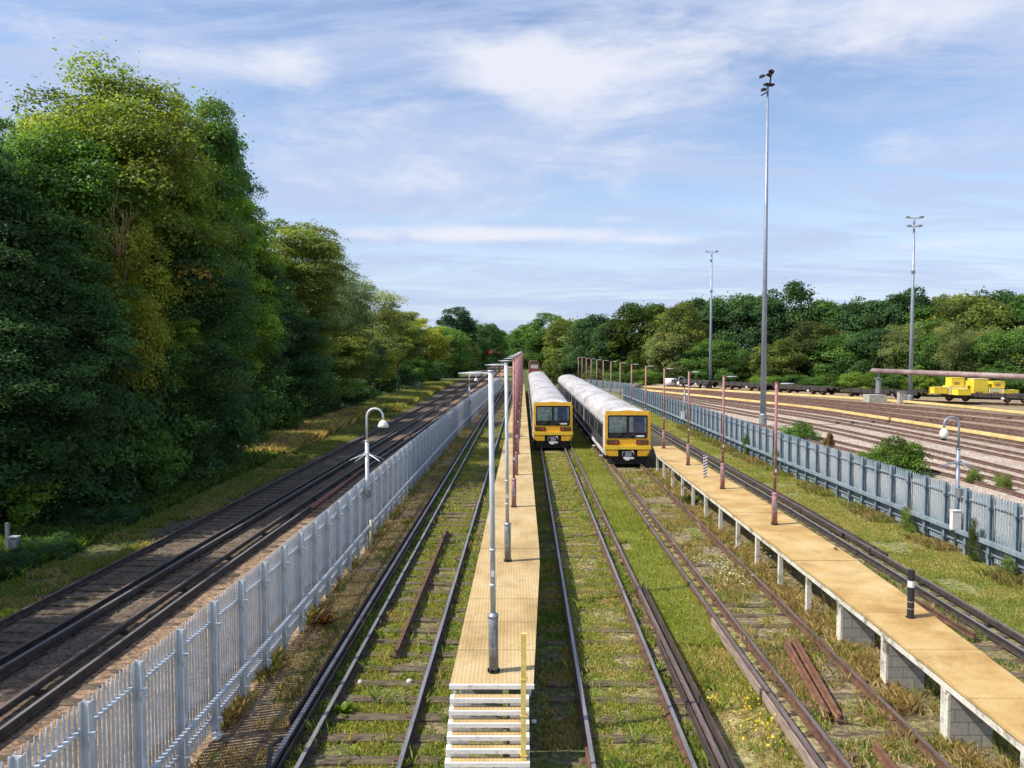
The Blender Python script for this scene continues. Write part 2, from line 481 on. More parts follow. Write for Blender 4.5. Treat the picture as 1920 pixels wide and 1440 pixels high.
# ------------------------------------------------------------------ mesh helpers
class MB:
    def __init__(s):
        s.v, s.f, s.mi = [], [], []

    def add(s, v, f, mi=0):
        o = len(s.v)
        s.v += [tuple(map(float, p)) for p in v]
        s.f += [tuple(i + o for i in q) for q in f]
        s.mi += [mi] * len(f)
        return s

    def box(s, c, d, rz=0.0, mi=0, taper=1.0):
        x, y, z = d[0] / 2, d[1] / 2, d[2] / 2
        cr, sr = math.cos(rz), math.sin(rz)
        vv = []
        for dz, t in ((-z, 1.0), (z, taper)):
            for a, b in ((-x, -y), (x, -y), (x, y), (-x, y)):
                a, b = a * t, b * t
                vv.append((c[0] + a * cr - b * sr, c[1] + a * sr + b * cr, c[2] + dz))
        return s.add(vv, [(3, 2, 1, 0), (4, 5, 6, 7), (0, 1, 5, 4), (1, 2, 6, 5), (2, 3, 7, 6), (3, 0, 4, 7)], mi)

    def b2(s, lo, hi, mi=0):
        return s.box([(a + b) / 2 for a, b in zip(lo, hi)], [b - a for a, b in zip(lo, hi)], 0, mi)

    def tube(s, pts, r, n=8, mi=0, caps=True):
        P = [Vector(p) for p in pts]
        rs = r if isinstance(r, (list, tuple)) else [r] * len(P)
        vv, ff = [], []
        ref = None
        for i, p in enumerate(P):
            t = (P[min(i + 1, len(P) - 1)] - P[max(i - 1, 0)]).normalized()
            if ref is None:
                ref = t.orthogonal().normalized()
            ref = (ref - t * ref.dot(t))
            ref = ref.normalized() if ref.length > 1e-6 else t.orthogonal().normalized()
            b = t.cross(ref)
            for k in range(n):
                a = 2 * math.pi * k / n
                vv.append(p + (ref * math.cos(a) + b * math.sin(a)) * rs[i])
        for i in range(len(P) - 1):
            for k in range(n):
                k2 = (k + 1) % n
                ff.append((i * n + k, i * n + k2, (i + 1) * n + k2, (i + 1) * n + k))
        if caps:
            ff.append(tuple(range(n - 1, -1, -1)))
            ff.append(tuple((len(P) - 1) * n + k for k in range(n)))
        return s.add(vv, ff, mi)

    def sweep(s, path, prof, mi=0, z0=0.0, caps=True):
        """extrude a closed (lateral, z) outline along a 2-D path"""
        p = np.array(path, float)
        t = np.gradient(p, axis=0)
        t /= np.linalg.norm(t, axis=1)[:, None]
        nn = np.stack([t[:, 1], -t[:, 0]], 1)
        k = len(prof)
        vv, ff = [], []
        for q, n_ in zip(p, nn):
            for a, z in prof:
                vv.append((q[0] + n_[0] * a, q[1] + n_[1] * a, z + z0))
        for i in range(len(p) - 1):
            for j in range(k):
                j2 = (j + 1) % k
                ff.append((i * k + j, i * k + j2, (i + 1) * k + j2, (i + 1) * k + j))
        if caps:
            ff.append(tuple(range(k - 1, -1, -1)))
            ff.append(tuple((len(p) - 1) * k + j for j in range(k)))
        return s.add(vv, ff, mi)

    def sphere(s, c, r, nu=12, nv=8, sz=1.0, mi=0):
        vv, ff = [], []
        for j in range(nv + 1):
            th = math.pi * j / nv
            for i in range(nu):
                ph = 2 * math.pi * i / nu
                vv.append((c[0] + r * math.sin(th) * math.cos(ph), c[1] + r * math.sin(th) * math.sin(ph), c[2] + r * sz * math.cos(th)))
        for j in range(nv):
            for i in range(nu):
                i2 = (i + 1) % nu
                ff.append((j * nu + i, j * nu + i2, (j + 1) * nu + i2, (j + 1) * nu + i))
        return s.add(vv, ff, mi)

    def lathe(s, c, prof, n=12, mi=0):
        vv, ff = [], []
        for r, z in prof:
            for k in range(n):
                a = 2 * math.pi * k / n
                vv.append((c[0] + r * math.cos(a), c[1] + r * math.sin(a), c[2] + z))
        for i in range(len(prof) - 1):
            for k in range(n):
                k2 = (k + 1) % n
                ff.append((i * n + k, i * n + k2, (i + 1) * n + k2, (i + 1) * n + k))
        return s.add(vv, ff, mi)

    def mesh(s, name, mats, smooth=False):
        me = bpy.data.meshes.new(name)
        me.from_pydata(s.v, [], s.f)
        for m in (mats if isinstance(mats, (list, tuple)) else [mats]):
            me.materials.append(m)
        me.polygons.foreach_set('material_index', s.mi)
        if smooth:
            me.polygons.foreach_set('use_smooth', [True] * len(s.f))
        me.update()
        return me

    def build(s, name, mats, parent=None, smooth=False, loc=None):
        return ob(name, s.mesh(name, mats, smooth), parent, loc)


def ob(name, me, parent=None, loc=None, rz=0.0):
    o = bpy.data.objects.new(name, me)
    COL.objects.link(o)
    if parent is not None:
        o.parent = parent
    if loc is not None:
        o.location = loc
    o.rotation_euler.z = rz
    return o


def tag(o, label=None, cat=None, group=None, kind=None):
    for k, v in (('label', label), ('category', cat), ('group', group), ('kind', kind)):
        if v:
            o[k] = v
    return o


def thing(name, label, cat, loc=(0, 0, 0), rz=0.0, group=None):
    o = ob(name, None, None, loc, rz)
    o.empty_display_size = .3
    return tag(o, label, cat, group)


def dup(root, loc, rz=None, label=None, group=None):
    r = root.copy()
    COL.objects.link(r)
    r.location = loc
    if rz is not None:
        r.rotation_euler.z = rz
    if label:
        r['label'] = label
    if group:
        r['group'] = group
    for ch in list(root.children):
        c = ch.copy()
        COL.objects.link(c)
        c.parent = r
        for g in list(ch.children):
            d = g.copy()
            COL.objects.link(d)
            d.parent = c
    return r


ORD = ['first', 'second', 'third', 'fourth', 'fifth', 'sixth', 'seventh', 'eighth', 'ninth', 'tenth', 'eleventh', 'twelfth',
       'thirteenth', 'fourteenth', 'fifteenth', 'sixteenth', 'seventeenth', 'eighteenth', 'nineteenth', 'twentieth']

# ------------------------------------------------------------------ camera, light, sky
cam = bpy.data.objects.new('camera', bpy.data.cameras.new('camera'))
COL.objects.link(cam)
cam.location = (0, 0, CAMZ)
cam.rotation_euler = (math.pi / 2 - PITCH, 0, 0)
cam.data.sensor_width = 36
cam.data.lens = 36 * FPX / 1920
cam.data.clip_end = 9000
cam.data.clip_start = .1
scene.camera = cam

SUN_EL, SUN_AZ = R(48), R(15)
ld = Vector((math.cos(SUN_AZ) * math.cos(SUN_EL), math.sin(SUN_AZ) * math.cos(SUN_EL), -math.sin(SUN_EL)))
sun = bpy.data.objects.new('sun', bpy.data.lights.new('sun', 'SUN'))
COL.objects.link(sun)
sun.rotation_euler = ld.to_track_quat('-Z', 'Y').to_euler()
sun.data.energy = 4.4
sun.data.angle = R(.53)
sun.data.color = (1.0, .93, .82)

w = bpy.data.worlds.new('World')
scene.world = w
w.use_nodes = True
nt = w.node_tree
bg = nt.nodes['Background']
bg.inputs['Strength'].default_value = .15
sky = N(nt, 'ShaderNodeTexSky')
sky.sky_type = 'NISHITA'
sky.sun_disc = False
sky.sun_elevation = SUN_EL
sky.sun_rotation = R(255)
sky.air_density = 1.0
sky.dust_density = .8
sky.ozone_density = 1.2
tc = N(nt, 'ShaderNodeTexCoord')
sx = N(nt, 'ShaderNodeSeparateXYZ')
L(nt, tc.outputs['Generated'], sx.inputs[0])
zc = N(nt, 'ShaderNodeMath', operation='MAXIMUM')
L(nt, sx.outputs['Z'], zc.inputs[0])
zc.inputs[1].default_value = 0.0
za = N(nt, 'ShaderNodeMath', operation='ADD')
L(nt, zc.outputs[0], za.inputs[0])
za.inputs[1].default_value = .13
dv = []
for ax in ('X', 'Y'):
    q = N(nt, 'ShaderNodeMath', operation='DIVIDE')
    L(nt, sx.outputs[ax], q.inputs[0])
    L(nt, za.outputs[0], q.inputs[1])
    dv.append(q)
cb = N(nt, 'ShaderNodeCombineXYZ')
L(nt, dv[0].outputs[0], cb.inputs[0])
L(nt, dv[1].outputs[0], cb.inputs[1])
# broad thin cloud
mp = N(nt, 'ShaderNodeMapping')
mp.inputs['Scale'].default_value = (.5, 1.25, 1)
mp.inputs['Location'].default_value = (3.1, 1.7, 0)
mp.inputs['Rotation'].default_value = (0, 0, R(12))
L(nt, cb.outputs[0], mp.inputs['Vector'])
c1 = N(nt, 'ShaderNodeTexNoise', Scale=1.5, Detail=12.0, Roughness=.66, Distortion=.7)
L(nt, mp.outputs[0], c1.inputs['Vector'])
r1 = N(nt, 'ShaderNodeMapRange', interpolation_type='SMOOTHSTEP')
r1.inputs['From Min'].default_value = .36
r1.inputs['From Max'].default_value = .60
r1.inputs['To Max'].default_value = .85
L(nt, c1.outputs['Fac'], r1.inputs['Value'])


def puff(px, py, sx_, sy_):
    """soft mask round one compass direction of the sky"""
    u, v = (px - 960) / FPX, (720 - py) / FPX
    d = Vector((u, math.cos(PITCH) + v * math.sin(PITCH), -math.sin(PITCH) + v * math.cos(PITCH))).normalized()
    a = N(nt, 'ShaderNodeVectorMath', operation='SUBTRACT')
    L(nt, tc.outputs['Generated'], a.inputs[0])
    a.inputs[1].default_value = d
    b_ = N(nt, 'ShaderNodeVectorMath', operation='MULTIPLY')
    L(nt, a.outputs[0], b_.inputs[0])
    b_.inputs[1].default_value = (FPX / sx_, 1.5, FPX / sy_)
    l_ = N(nt, 'ShaderNodeVectorMath', operation='LENGTH')
    L(nt, b_.outputs[0], l_.inputs[0])
    m_ = N(nt, 'ShaderNodeMapRange', interpolation_type='SMOOTHSTEP')
    m_.inputs['From Min'].default_value = 1.0
    m_.inputs['From Max'].default_value = 0.0
    L(nt, l_.outputs['Value'], m_.inputs['Value'])
    return m_.outputs[0]


# small-scale billow for the bright heaps
c2 = N(nt, 'ShaderNodeTexNoise', Scale=8.0, Detail=10.0, Roughness=.62, Distortion=.25)
m2 = N(nt, 'ShaderNodeMapping')
m2.inputs['Scale'].default_value = (1, 1, 3.2)
L(nt, tc.outputs['Generated'], m2.inputs['Vector'])
L(nt, m2.outputs[0], c2.inputs['Vector'])
acc = None
for px, py, sx_, sy_, amt in ((960, 125, 250, 100, 1.15), (1120, 200, 480, 120, .55), (300, 105, 380, 50, .6), (545, 115, 130, 50, .6), (920, 440, 430, 26, 1.4), (885, 200, 110, 45, -1.0),
                             (1500, 55, 600, 100, .75), (1790, 20, 200, 50, .6), (1240, 450, 120, 16, .8), (1690, 265, 120, 50, .3), (800, 330, 700, 120, .45), (1800, 455, 380, 14, .5), (1150, 410, 80, 12, .6), (600, 250, 250, 50, .4)):
    o_ = N(nt, 'ShaderNodeMath', operation='MULTIPLY')
    L(nt, puff(px, py, sx_, sy_), o_.inputs[0])
    o_.inputs[1].default_value = amt
    if acc is None:
        acc = o_
    else:
        q = N(nt, 'ShaderNodeMath', operation='ADD')
        L(nt, acc.outputs[0], q.inputs[0])
        L(nt, o_.outputs[0], q.inputs[1])
        acc = q
hm = N(nt, 'ShaderNodeMath', operation='MULTIPLY_ADD')     # mask + billow -> heap density
L(nt, c2.outputs['Fac'], hm.inputs[0])
hm.inputs[1].default_value = 2.2
L(nt, acc.outputs[0], hm.inputs[2])
hr = N(nt, 'ShaderNodeMapRange', interpolation_type='SMOOTHSTEP')
hr.inputs['From Min'].default_value = 1.18
hr.inputs['From Max'].default_value = 2.35
hr.inputs['To Max'].default_value = .95
L(nt, hm.outputs[0], hr.inputs['Value'])
# base blue, deepened a little, paling to the horizon
base = N(nt, 'ShaderNodeMix', data_type='RGBA', blend_type='MULTIPLY')
base.inputs[0].default_value = 1
base.inputs[7].default_value = (.86, .84, .88, 1)
L(nt, sky.outputs[0], base.inputs[6])
hz = N(nt, 'ShaderNodeMapRange', interpolation_type='SMOOTHSTEP')
hz.inputs['From Min'].default_value = .0
hz.inputs['From Max'].default_value = .26
hz.inputs['To Min'].default_value = .72
hz.inputs['To Max'].default_value = .0
L(nt, zc.outputs[0], hz.inputs['Value'])
mh = N(nt, 'ShaderNodeMix', data_type='RGBA')
L(nt, hz.outputs[0], mh.inputs[0])
L(nt, base.outputs[2], mh.inputs[6])
mh.inputs[7].default_value = (2.9, 3.5, 4.45, 1)
mc = N(nt, 'ShaderNodeMix', data_type='RGBA')
L(nt, r1.outputs[0], mc.inputs[0])
L(nt, mh.outputs[2], mc.inputs[6])
mc.inputs[7].default_value = (2.5, 3.02, 4.2, 1)
md = N(nt, 'ShaderNodeMix', data_type='RGBA')
L(nt, hr.outputs[0], md.inputs[0])
L(nt, mc.outputs[2], md.inputs[6])
md.inputs[7].default_value = (4.0, 4.1, 4.6, 1)
L(nt, md.outputs[2], bg.inputs['Color'])

scene.view_settings.view_transform = 'Standard'
scene.view_settings.look = 'None'
scene.view_settings.exposure = .5
scene.view_settings.gamma = 1
scene.render.engine = 'CYCLES'
scene.cycles.max_bounces = 6
scene.cycles.diffuse_bounces = 3
scene.cycles.glossy_bounces = 2
scene.cycles.transmission_bounces = 3
scene.cycles.transparent_max_bounces = 4
scene.cycles.use_denoising = True
scene.cycles.caustics_reflective = False
scene.cycles.caustics_refractive = False

# ------------------------------------------------------------------ ground sheet
gx = np.concatenate([[-4000, -600, -150, -60], np.arange(-24, 40.1, .8), [60, 150, 600, 4000]])
gy = np.concatenate([[-200, -20], np.arange(4, 80.1, .8), [100, 150, 300, 900, 6000]])
vv = []
for y in gy:
    for x in gx:
        z = -.02
        if -24 < x < 40 and 4 < y < 80:
            z += .018 * math.sin(x * 2.1 + math.sin(y * .9) * 1.7) * math.sin(y * 1.3 + x * .6)
        if x < -16.5:
            z += min(1.4, (-16.5 - x) * .12)          # the cutting side under the trees
        vv.append((x, y, z))
nx = len(gx)
ff = [(j * nx + i, j * nx + i + 1, (j + 1) * nx + i + 1, (j + 1) * nx + i) for j in range(len(gy) - 1) for i in range(nx - 1)]
tag(MB().add(vv, ff).build('ground', M['ground'], smooth=True), kind='structure')

# ------------------------------------------------------------------ tracks
RAIL = [(-.07, 0), (.07, 0), (.07, .018), (.012, .035), (.012, .105), (.036, .118), (.036, .15), (-.036, .15), (-.036, .118), (-.012, .105), (-.012, .035), (-.07, .018)]
HEAD = [(-.031, .148), (.031, .148), (.031, .1525), (-.031, .1525)]
CRAIL = [(-.05, .05), (.05, .05), (.05, .155), (.036, .172), (-.036, .172), (-.05, .155)]
CHEAD = [(-.034, .170), (.034, .170), (.034, .1765), (-.034, .1765)]


def rail(path, parent, name='rail', body='rust', top='railtop', z0=.02, sc=1.0):
    mb = MB()
    mb.sweep(path, [(a * sc, z * sc) for a, z in RAIL], 0, z0)
    mb.sweep(path, [(a * sc, z * sc) for a, z in HEAD], 1, z0)
    return mb.build(name, [M[body], M[top]], parent)


def crail(path, parent, body='raildark', top='railtopdull', name='conductor_rail'):
    mb = MB()
    mb.sweep(path, CRAIL, 0, .02)
    mb.sweep(path, CHEAD, 1, .02)
    # white insulators every few metres
    for k, (x, y) in enumerate(resample(path, 2.9)):
        if y < 60:
            mb.box((x, y, .03), (.2, .12, .06), 0, 0)
    return mb.build(name, [M[body], M[top]], parent)


def board(path, parent, off, mat='boarddark', h=.30, name='guard_board', z0=.08):
    mb = MB()
    mb.sweep(offset(path, off), [(-.018, 0), (.018, 0), (.018, h), (-.018, h)], 0, z0)
    return mb.build(name, M[mat], parent)


SLEEP = []
for k in range(5):
    mb = MB()
    r_ = random.Random(k)
    n = 9
    prof = []
    vv, ff = [], []
    for i in range(n + 1):
        x = -1.25 + 2.5 * i / n
        for (yy, zz) in ((-.125, -.06), (.125, -.06), (.12, .035), (.04, .046), (-.05, .044), (-.12, .034)):
            vv.append((x, yy + r_.uniform(-.012, .012), zz + (r_.uniform(-.012, .008) if zz > 0 else 0)))
    for i in range(n):
        for j in range(6):
            ff.append((i * 6 + j, i * 6 + (j + 1) % 6, (i + 1) * 6 + (j + 1) % 6, (i + 1) * 6 + j))
    ff.append((5, 4, 3, 2, 1, 0))
    ff.append(tuple(n * 6 + j for j in range(6)))
    mb.add(vv, ff)
    # iron chairs under the rails
    for s in (-.7175, .7175):
        mb.box((s, 0, .05), (.24, .13, .025), 0, 1)
    SLEEP.append(mb.mesh('sleeper', [M['sleeper'], M['rust']]))


def sleepers(path, parent, spacing=.66, d_ind=36, z=.0, far=160, lift=None):
    rest = MB()
    pts = resample(path, spacing)
    n = 0
    for i, (x, y) in enumerate(pts):
        if y > far:
            break
        j = min(i + 1, len(pts) - 1)
        k = max(i - 1, 0)
        rz = -math.atan2(pts[j][0] - pts[k][0], pts[j][1] - pts[k][1])
        zz = z + random.uniform(-.022, .006) if lift is None else z + lift(y) + random.uniform(-.02, .01)
        if y < d_ind and n < 95:
            o = ob('sleeper', SLEEP[random.randrange(5)], parent, (x + random.uniform(-.03, .03), y, zz), rz + random.uniform(-.02, .02))
            n += 1
        else:
            rest.box((x, y, zz - .025), (2.5, .25, .10), rz)
    if rest.v:
        tag(rest.build('distant_sleepers', M['sleeper'], parent), kind='stuff')


# --- main line: two electrified tracks, traced along their rails
M1 = gpath([(-160, 1243), (0, 1163), (300, 1009), (400, 960), (681, 812), (766, 770), (870, 718), (920, 692), (938, 683)], .17)
M2 = gpath([(-160, 1330), (0, 1237), (400, 1004.8), (700, 838), (790, 784), (885, 727), (925, 697), (941, 684)], .17)
M3 = gpath([(-30, 1350), (100, 1260), (400, 1054), (680, 868), (790, 797), (895, 728), (932, 696), (944, 685)], .17)
M4 = gpath([(-30, 1385), (144, 1260), (400, 1074.6), (690, 873), (800, 800), (903, 728), (936, 697), (947, 685)], .17)


def ext(p):
    (x0, y0), (x1, y1) = p[0], p[1]
    k = (y0 - 7.5) / (y1 - y0)
    return [(x0 - (x1 - x0) * k, 7.5)] + p


def mid(a, b, n=60):
    a, b = ext(a), ext(b)
    a, b = np.array(smooth(a), float), np.array(smooth(b), float)
    y0, y1 = max(a[0, 1], b[0, 1]), min(a[-1, 1], b[-1, 1])
    ys = np.concatenate([np.linspace(y0, min(80, y1), n), np.linspace(min(80, y1) + 4, y1, 30)])
    return [((np.interp(y, a[:, 1], a[:, 0]) + np.interp(y, b[:, 1], b[:, 0])) / 2, y) for y in ys]


cl = mid(M1, M2)
t1 = thing('railway_track', 'shaded main line track nearest the wooded bank on the far left', 'railway track')
rail(offset(cl, -.7175), t1, body='raildark', top='railtopdull')
rail(offset(cl, .7175), t1, body='raildark', top='railtopdull')
crail(offset(cl, 1.06), t1, top='railtop')
sleepers(cl, t1, .56, 30, -.022)
cl2 = mid(M3, M4)
t2 = thing('railway_track', 'main line track running close behind the grey left fence', 'railway track')
rail(offset(cl2, .24), t2, body='raildark', top='railtop')
crail(offset(cl2, -.20), t2, top='railtopdull')
rail(offset(cl2, -1.195), t2, body='raildark', top='raildark', z0=-.10)
sleepers(offset(cl2, -.4775), t2, .62, 34, -.05)

# --- siding A, with loose rail lying between its rails
SL = .0167
A = lambda u, d0=6.5, d1=150: line(u, SL, d0, d1, 40)
tA = thing('railway_track', 'mossy siding track between the left fence and the stepped yellow walkway', 'railway track')
rail(A(-3.24), tA, body='raildark')
rail(A(-1.79), tA, body='raildark')
crail(line(-3.62, SL, 9.2, 150, 40), tA, body='raildark', top='railtop')
board(line(-3.62, SL, 12, 150, 40), tA, -.11, 'boarddark', .17)
board(line(-3.62, SL, 9.2, 27, 10), tA, .11, 'boarddark', .08)
sleepers(A(-2.515), tA, .66, 36, -.012)
mb = MB()
mb.sweep(gpath([(743, 1228), (838, 995)], .1), RAIL, 0, .05)
tag(mb.build('loose_rail', M['rust']), 'long brown spare rail lying between the rails of the mossy left siding', 'rail')
# bent end of the guard board by the conductor rail
mb = MB()
p0, p1, p2 = G(502, 1440, .3), G(508, 1404, .3), G(528, 1392, .3)
mb.tube([(*p0, .22), (*p1, .34), (*p2, .36)], .035, 6)
tag(mb.build('board_end', M['raildark'], tA), None)

# --- siding B
tB = thing('railway_track', 'grassy siding track in front of the train beside the left walkway', 'railway track')
rail(A(.985), tB, body='rust')
rail(A(2.42), tB, body='rust')
crail(line(2.83, SL, 7, 150, 40), tB, body='rust', top='railtopdull')
board(line(2.83, SL, 7, 19, 20), tB, .13, 'boarddark', .19)
board(line(2.83, SL, 7, 15.5, 20), tB, -.11, 'boarddark', .14)
sleepers(A(1.70), tB, .66, 38, -.034)

# --- siding C
SC = .0145
C = lambda u, d0=6.5, d1=160: line(u, SC, d0, d1, 40)
tC = thing('railway_track', 'rusty siding track in front of the train beside the right walkway', 'railway track')
rail(C(4.6425), tC, body='rust', top='railtopdull')
rail(C(6.0775), tC, body='rust', top='railtopdull')
crail(C(4.25), tC, body='rust', top='railtopdull')
board(line(4.25, SC, 6.5, 16.5, 20), tC, -.13, 'boards', .17)
sleepers(C(5.36), tC, .68, 34, -.045)

# --- siding D, half hidden behind the right walkway
DP = [(9.95, 8), (10.08, 15), (10.2, 20), (10.3, 25), (10.42, 31), (10.42, 45), (10.6, 70), (11.0, 130)]
DP = smooth(DP)
tD = thing('railway_track', 'siding track between the right walkway and the right grey fence', 'railway track')
rail(DP, tD, body='raildark')
rail(offset(DP, -1.435), tD, body='raildark')
DC = offset(DP, .44)
crail(DC, tD, body='raildark', top='railtopdull')
cut = [p for p in DC if p[1] > 21.5]
board(cut, tD, .13, 'boarddark', .15)
board([p for p in DC if p[1] > 23.5], tD, -.11, 'boarddark', .14)
sleepers(offset(DP, -.7175), tD, .68, 30, -.03)

# loose rails lying about on the right
for k, (a, b, m, lab) in enumerate((((1472, 1200), (1552, 1342), 'rustbright', 'rusty spare rail on the ground, left one of the pair in the right siding'),
                                    ((1490, 1198), (1574, 1346), 'rustbright', 'rusty spare rail on the ground, right one of the pair in the right siding'),
                                    ((1640, 1398), (1690, 1462), 'rustbright', 'short rusty rail end in the right siding by the lower frame edge'),
                                    ((1716, 1128), (1828, 1194), 'rust', 'dark rusty spare rail lying beside the right walkway'))):
    mb = MB()
    mb.sweep(gpath([a, b], .1), [(p * .85, q * .85) for p, q in RAIL], 0, .04)
    tag(mb.build('loose_rail', M[m]), lab, 'rail')

# --- the yard: tracks curving past beyond the right fence
Y = [
    ('rusty yard track closest to the back of the right fence', [(1230, 757), (1355, 783), (1430, 800), (1523, 819.6), (1801, 885), (1960, 928), (2150, 985)]),
    ('second yard track beyond the right fence, on pale ballast', [(1215, 738), (1350, 765), (1560, 802), (1920, 888), (2150, 950)]),
    ('third yard track beyond the right fence, before the yellow board', [(1230, 736), (1350, 755), (1560, 784), (1920, 853.5), (2150, 905)]),
    ('fourth yard track beyond the right fence, carrying the long yellow board', [(1215, 732), (1350, 748.5), (1560, 773), (1920, 832), (2150, 873)]),
    ('fifth yard track beyond the right fence, just past the yellow board', [(1190, 727), (1350, 743), (1560, 763), (1920, 811), (2150, 845)]),
    ('sixth yard track beyond the right fence, in brown weedy ballast', [(1190, 725), (1350, 738.5), (1560, 756.5), (1920, 795), (2150, 822)]),
    ('seventh yard track beyond the right fence, before the parked wagons', [(1190, 722.5), (1350, 735), (1560, 751), (1920, 782), (2150, 805)]),
]
YP = []
for i, (lab, pts) in enumerate(Y):
    p = smooth(gpath(pts, .17), 3)[::-1]
    YP.append(p)
    t = thing('railway_track', lab, 'railway track', group='yard tracks')
    for s in (-.7175, .7175):
        rail(offset(p, s), t, body='rustyard', top='rustyard', sc=.95)
    if i > 2:
        mb = MB()
        mb.sweep(offset(p, 1.1), CRAIL, 0, .02)
        mb.build('conductor_rail', M['rustyard'], t)
    mb = MB()
    for x, y in resample(p, .72):
        mb.box((x, y, -.061), (2.4, .24, .09), -.25)
    tag(mb.build('sleepers', M['sleeperyard'], t), kind='stuff')
    if i in (3,):
        mb = MB()
        mb.sweep(smooth(gpath([(1195, 729), (1357, 746), (1520, 763), (1560, 768.5), (1740, 795.5), (1920, 824), (2150, 862)], .3), 3), [(-.05, 0), (.05, 0), (.05, .24), (-.05, .24)], 0, .16)
        mb.build('guard_board', M['guardyellow'], t)
    if i in (6,):
        mb = MB()
        mb.sweep(smooth(gpath([(1190, 723.5), (1350, 731), (1517, 740.5), (1723, 753), (1920, 773), (2100, 791)], .3), 3), [(-.05, 0), (.05, 0), (.05, .24), (-.05, .24)], 0, .14)
        mb.build('guard_board', M['guardyellow'], t)

# ------------------------------------------------------------------ palisade fences
def pale_panel(width, n, h, side, gal, wv=.066):
    """one bay: pointed W-section pales and two angle rails; side = which side the rails stand on (+1 = +x)"""
    mb = MB()
    for i in range(n):
        y = (i + .5) / n * width
        prof = [(0, -wv / 2), (.012, -wv / 4), (0, 0), (.012, wv / 4), (0, wv / 2)]
        zs = [(.06, 0, 1.0), (h - .22, 0, 1.0), (h - .09, 0, .95), (h, -.012 * side, .15)]
        vv = [(dx + a, y + b * s, z) for z, dx, s in zs for a, b in prof]
        ff = []
        for k in range(3):
            for j in range(4):
                ff.append((k * 5 + j, k * 5 + j + 1, (k + 1) * 5 + j + 1, (k + 1) * 5 + j))
        mb.add(vv, ff)
    for z in (h - .33, .28):
        mb.b2((.014 * side if side > 0 else -.06, 0, z), (.06 if side > 0 else -.014, width, z + .045))
    return mb.mesh('pale_panel', M[gal])


def post_mesh(h, side, gal):
    mb = MB()
    x0 = .062 * side
    mb.b2((min(x0, x0 + .10 * side), -.006, 0), (max(x0, x0 + .10 * side), .006, h))
    for f in (0.0, .094):
        a = x0 + f * side
        mb.b2((min(a, a + .008 * side), -.055, 0), (max(a, a + .008 * side), .055, h))
    # hooked fixing brackets
    for z in (h - .36, .30):
        mb.box((x0 + .13 * side, -.06, z + .02), (.07, .05, .03), 0)
        mb.box((x0 + .16 * side, -.06, z - .01), (.015, .05, .07), 0)
    return mb.mesh('post', M[gal])


def make_fence(label, path, bay, n, h, side, gal, duct=None):
    f = thing('palisade_fence', label, 'fence')
    pm, qm = pale_panel(bay, n, h, side, gal, .066 if side > 0 else .100), post_mesh(h + .03, side, gal)
    pts = resample(path, bay)
    for i, (x, y) in enumerate(pts):
        j = min(i + 1, len(pts) - 1)
        if i == j:
            break
        rz = -math.atan2(pts[j][0] - x, pts[j][1] - y)
        ob('post', qm, f, (x, y, random.uniform(-.02, .015)), rz + random.uniform(-.03, .03))
        o = ob('pale_panel', pm, f, (x, y, random.uniform(-.012, .012)), rz + random.uniform(-.008, .008))
        o.scale.y = math.hypot(pts[j][0] - x, pts[j][1] - y) / bay
    if duct:
        mb = MB()
        off, z, w_, h_ = duct
        mb.sweep(offset(pts, off), [(-w_ / 2, 0), (w_ / 2, 0), (w_ / 2, h_), (-w_ / 2, h_)], 0, z)
        mb.build('cable_duct', M[gal], f)
    return f, pts


N_L = 12
FL = smooth([(-5.02, 5.0), (-4.87, 7.85), (-4.66, 15.8), (-4.55, 24.5), (-4.33, 36.7), (-3.7, 61.8), (-2.75, 87.5), (-1.6, 112)])
make_fence('pale silver palisade fence between the main line and the left siding', FL, 1.13, N_L, 2.13, 1, 'galv', (.24, .70, .06, .075))
FR = smooth([(13.75, 16), (13.6, 22), (13.55, 28.6), (13.45, 40), (13.6, 60), (13.62, 82), (13.5, 93)])
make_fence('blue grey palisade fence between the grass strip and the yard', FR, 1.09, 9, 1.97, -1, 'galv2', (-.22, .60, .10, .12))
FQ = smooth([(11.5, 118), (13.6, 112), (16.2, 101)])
make_fence('short far grey fence curving behind the right train', FQ, 1.9, 9, 1.6, -1, 'galv2')


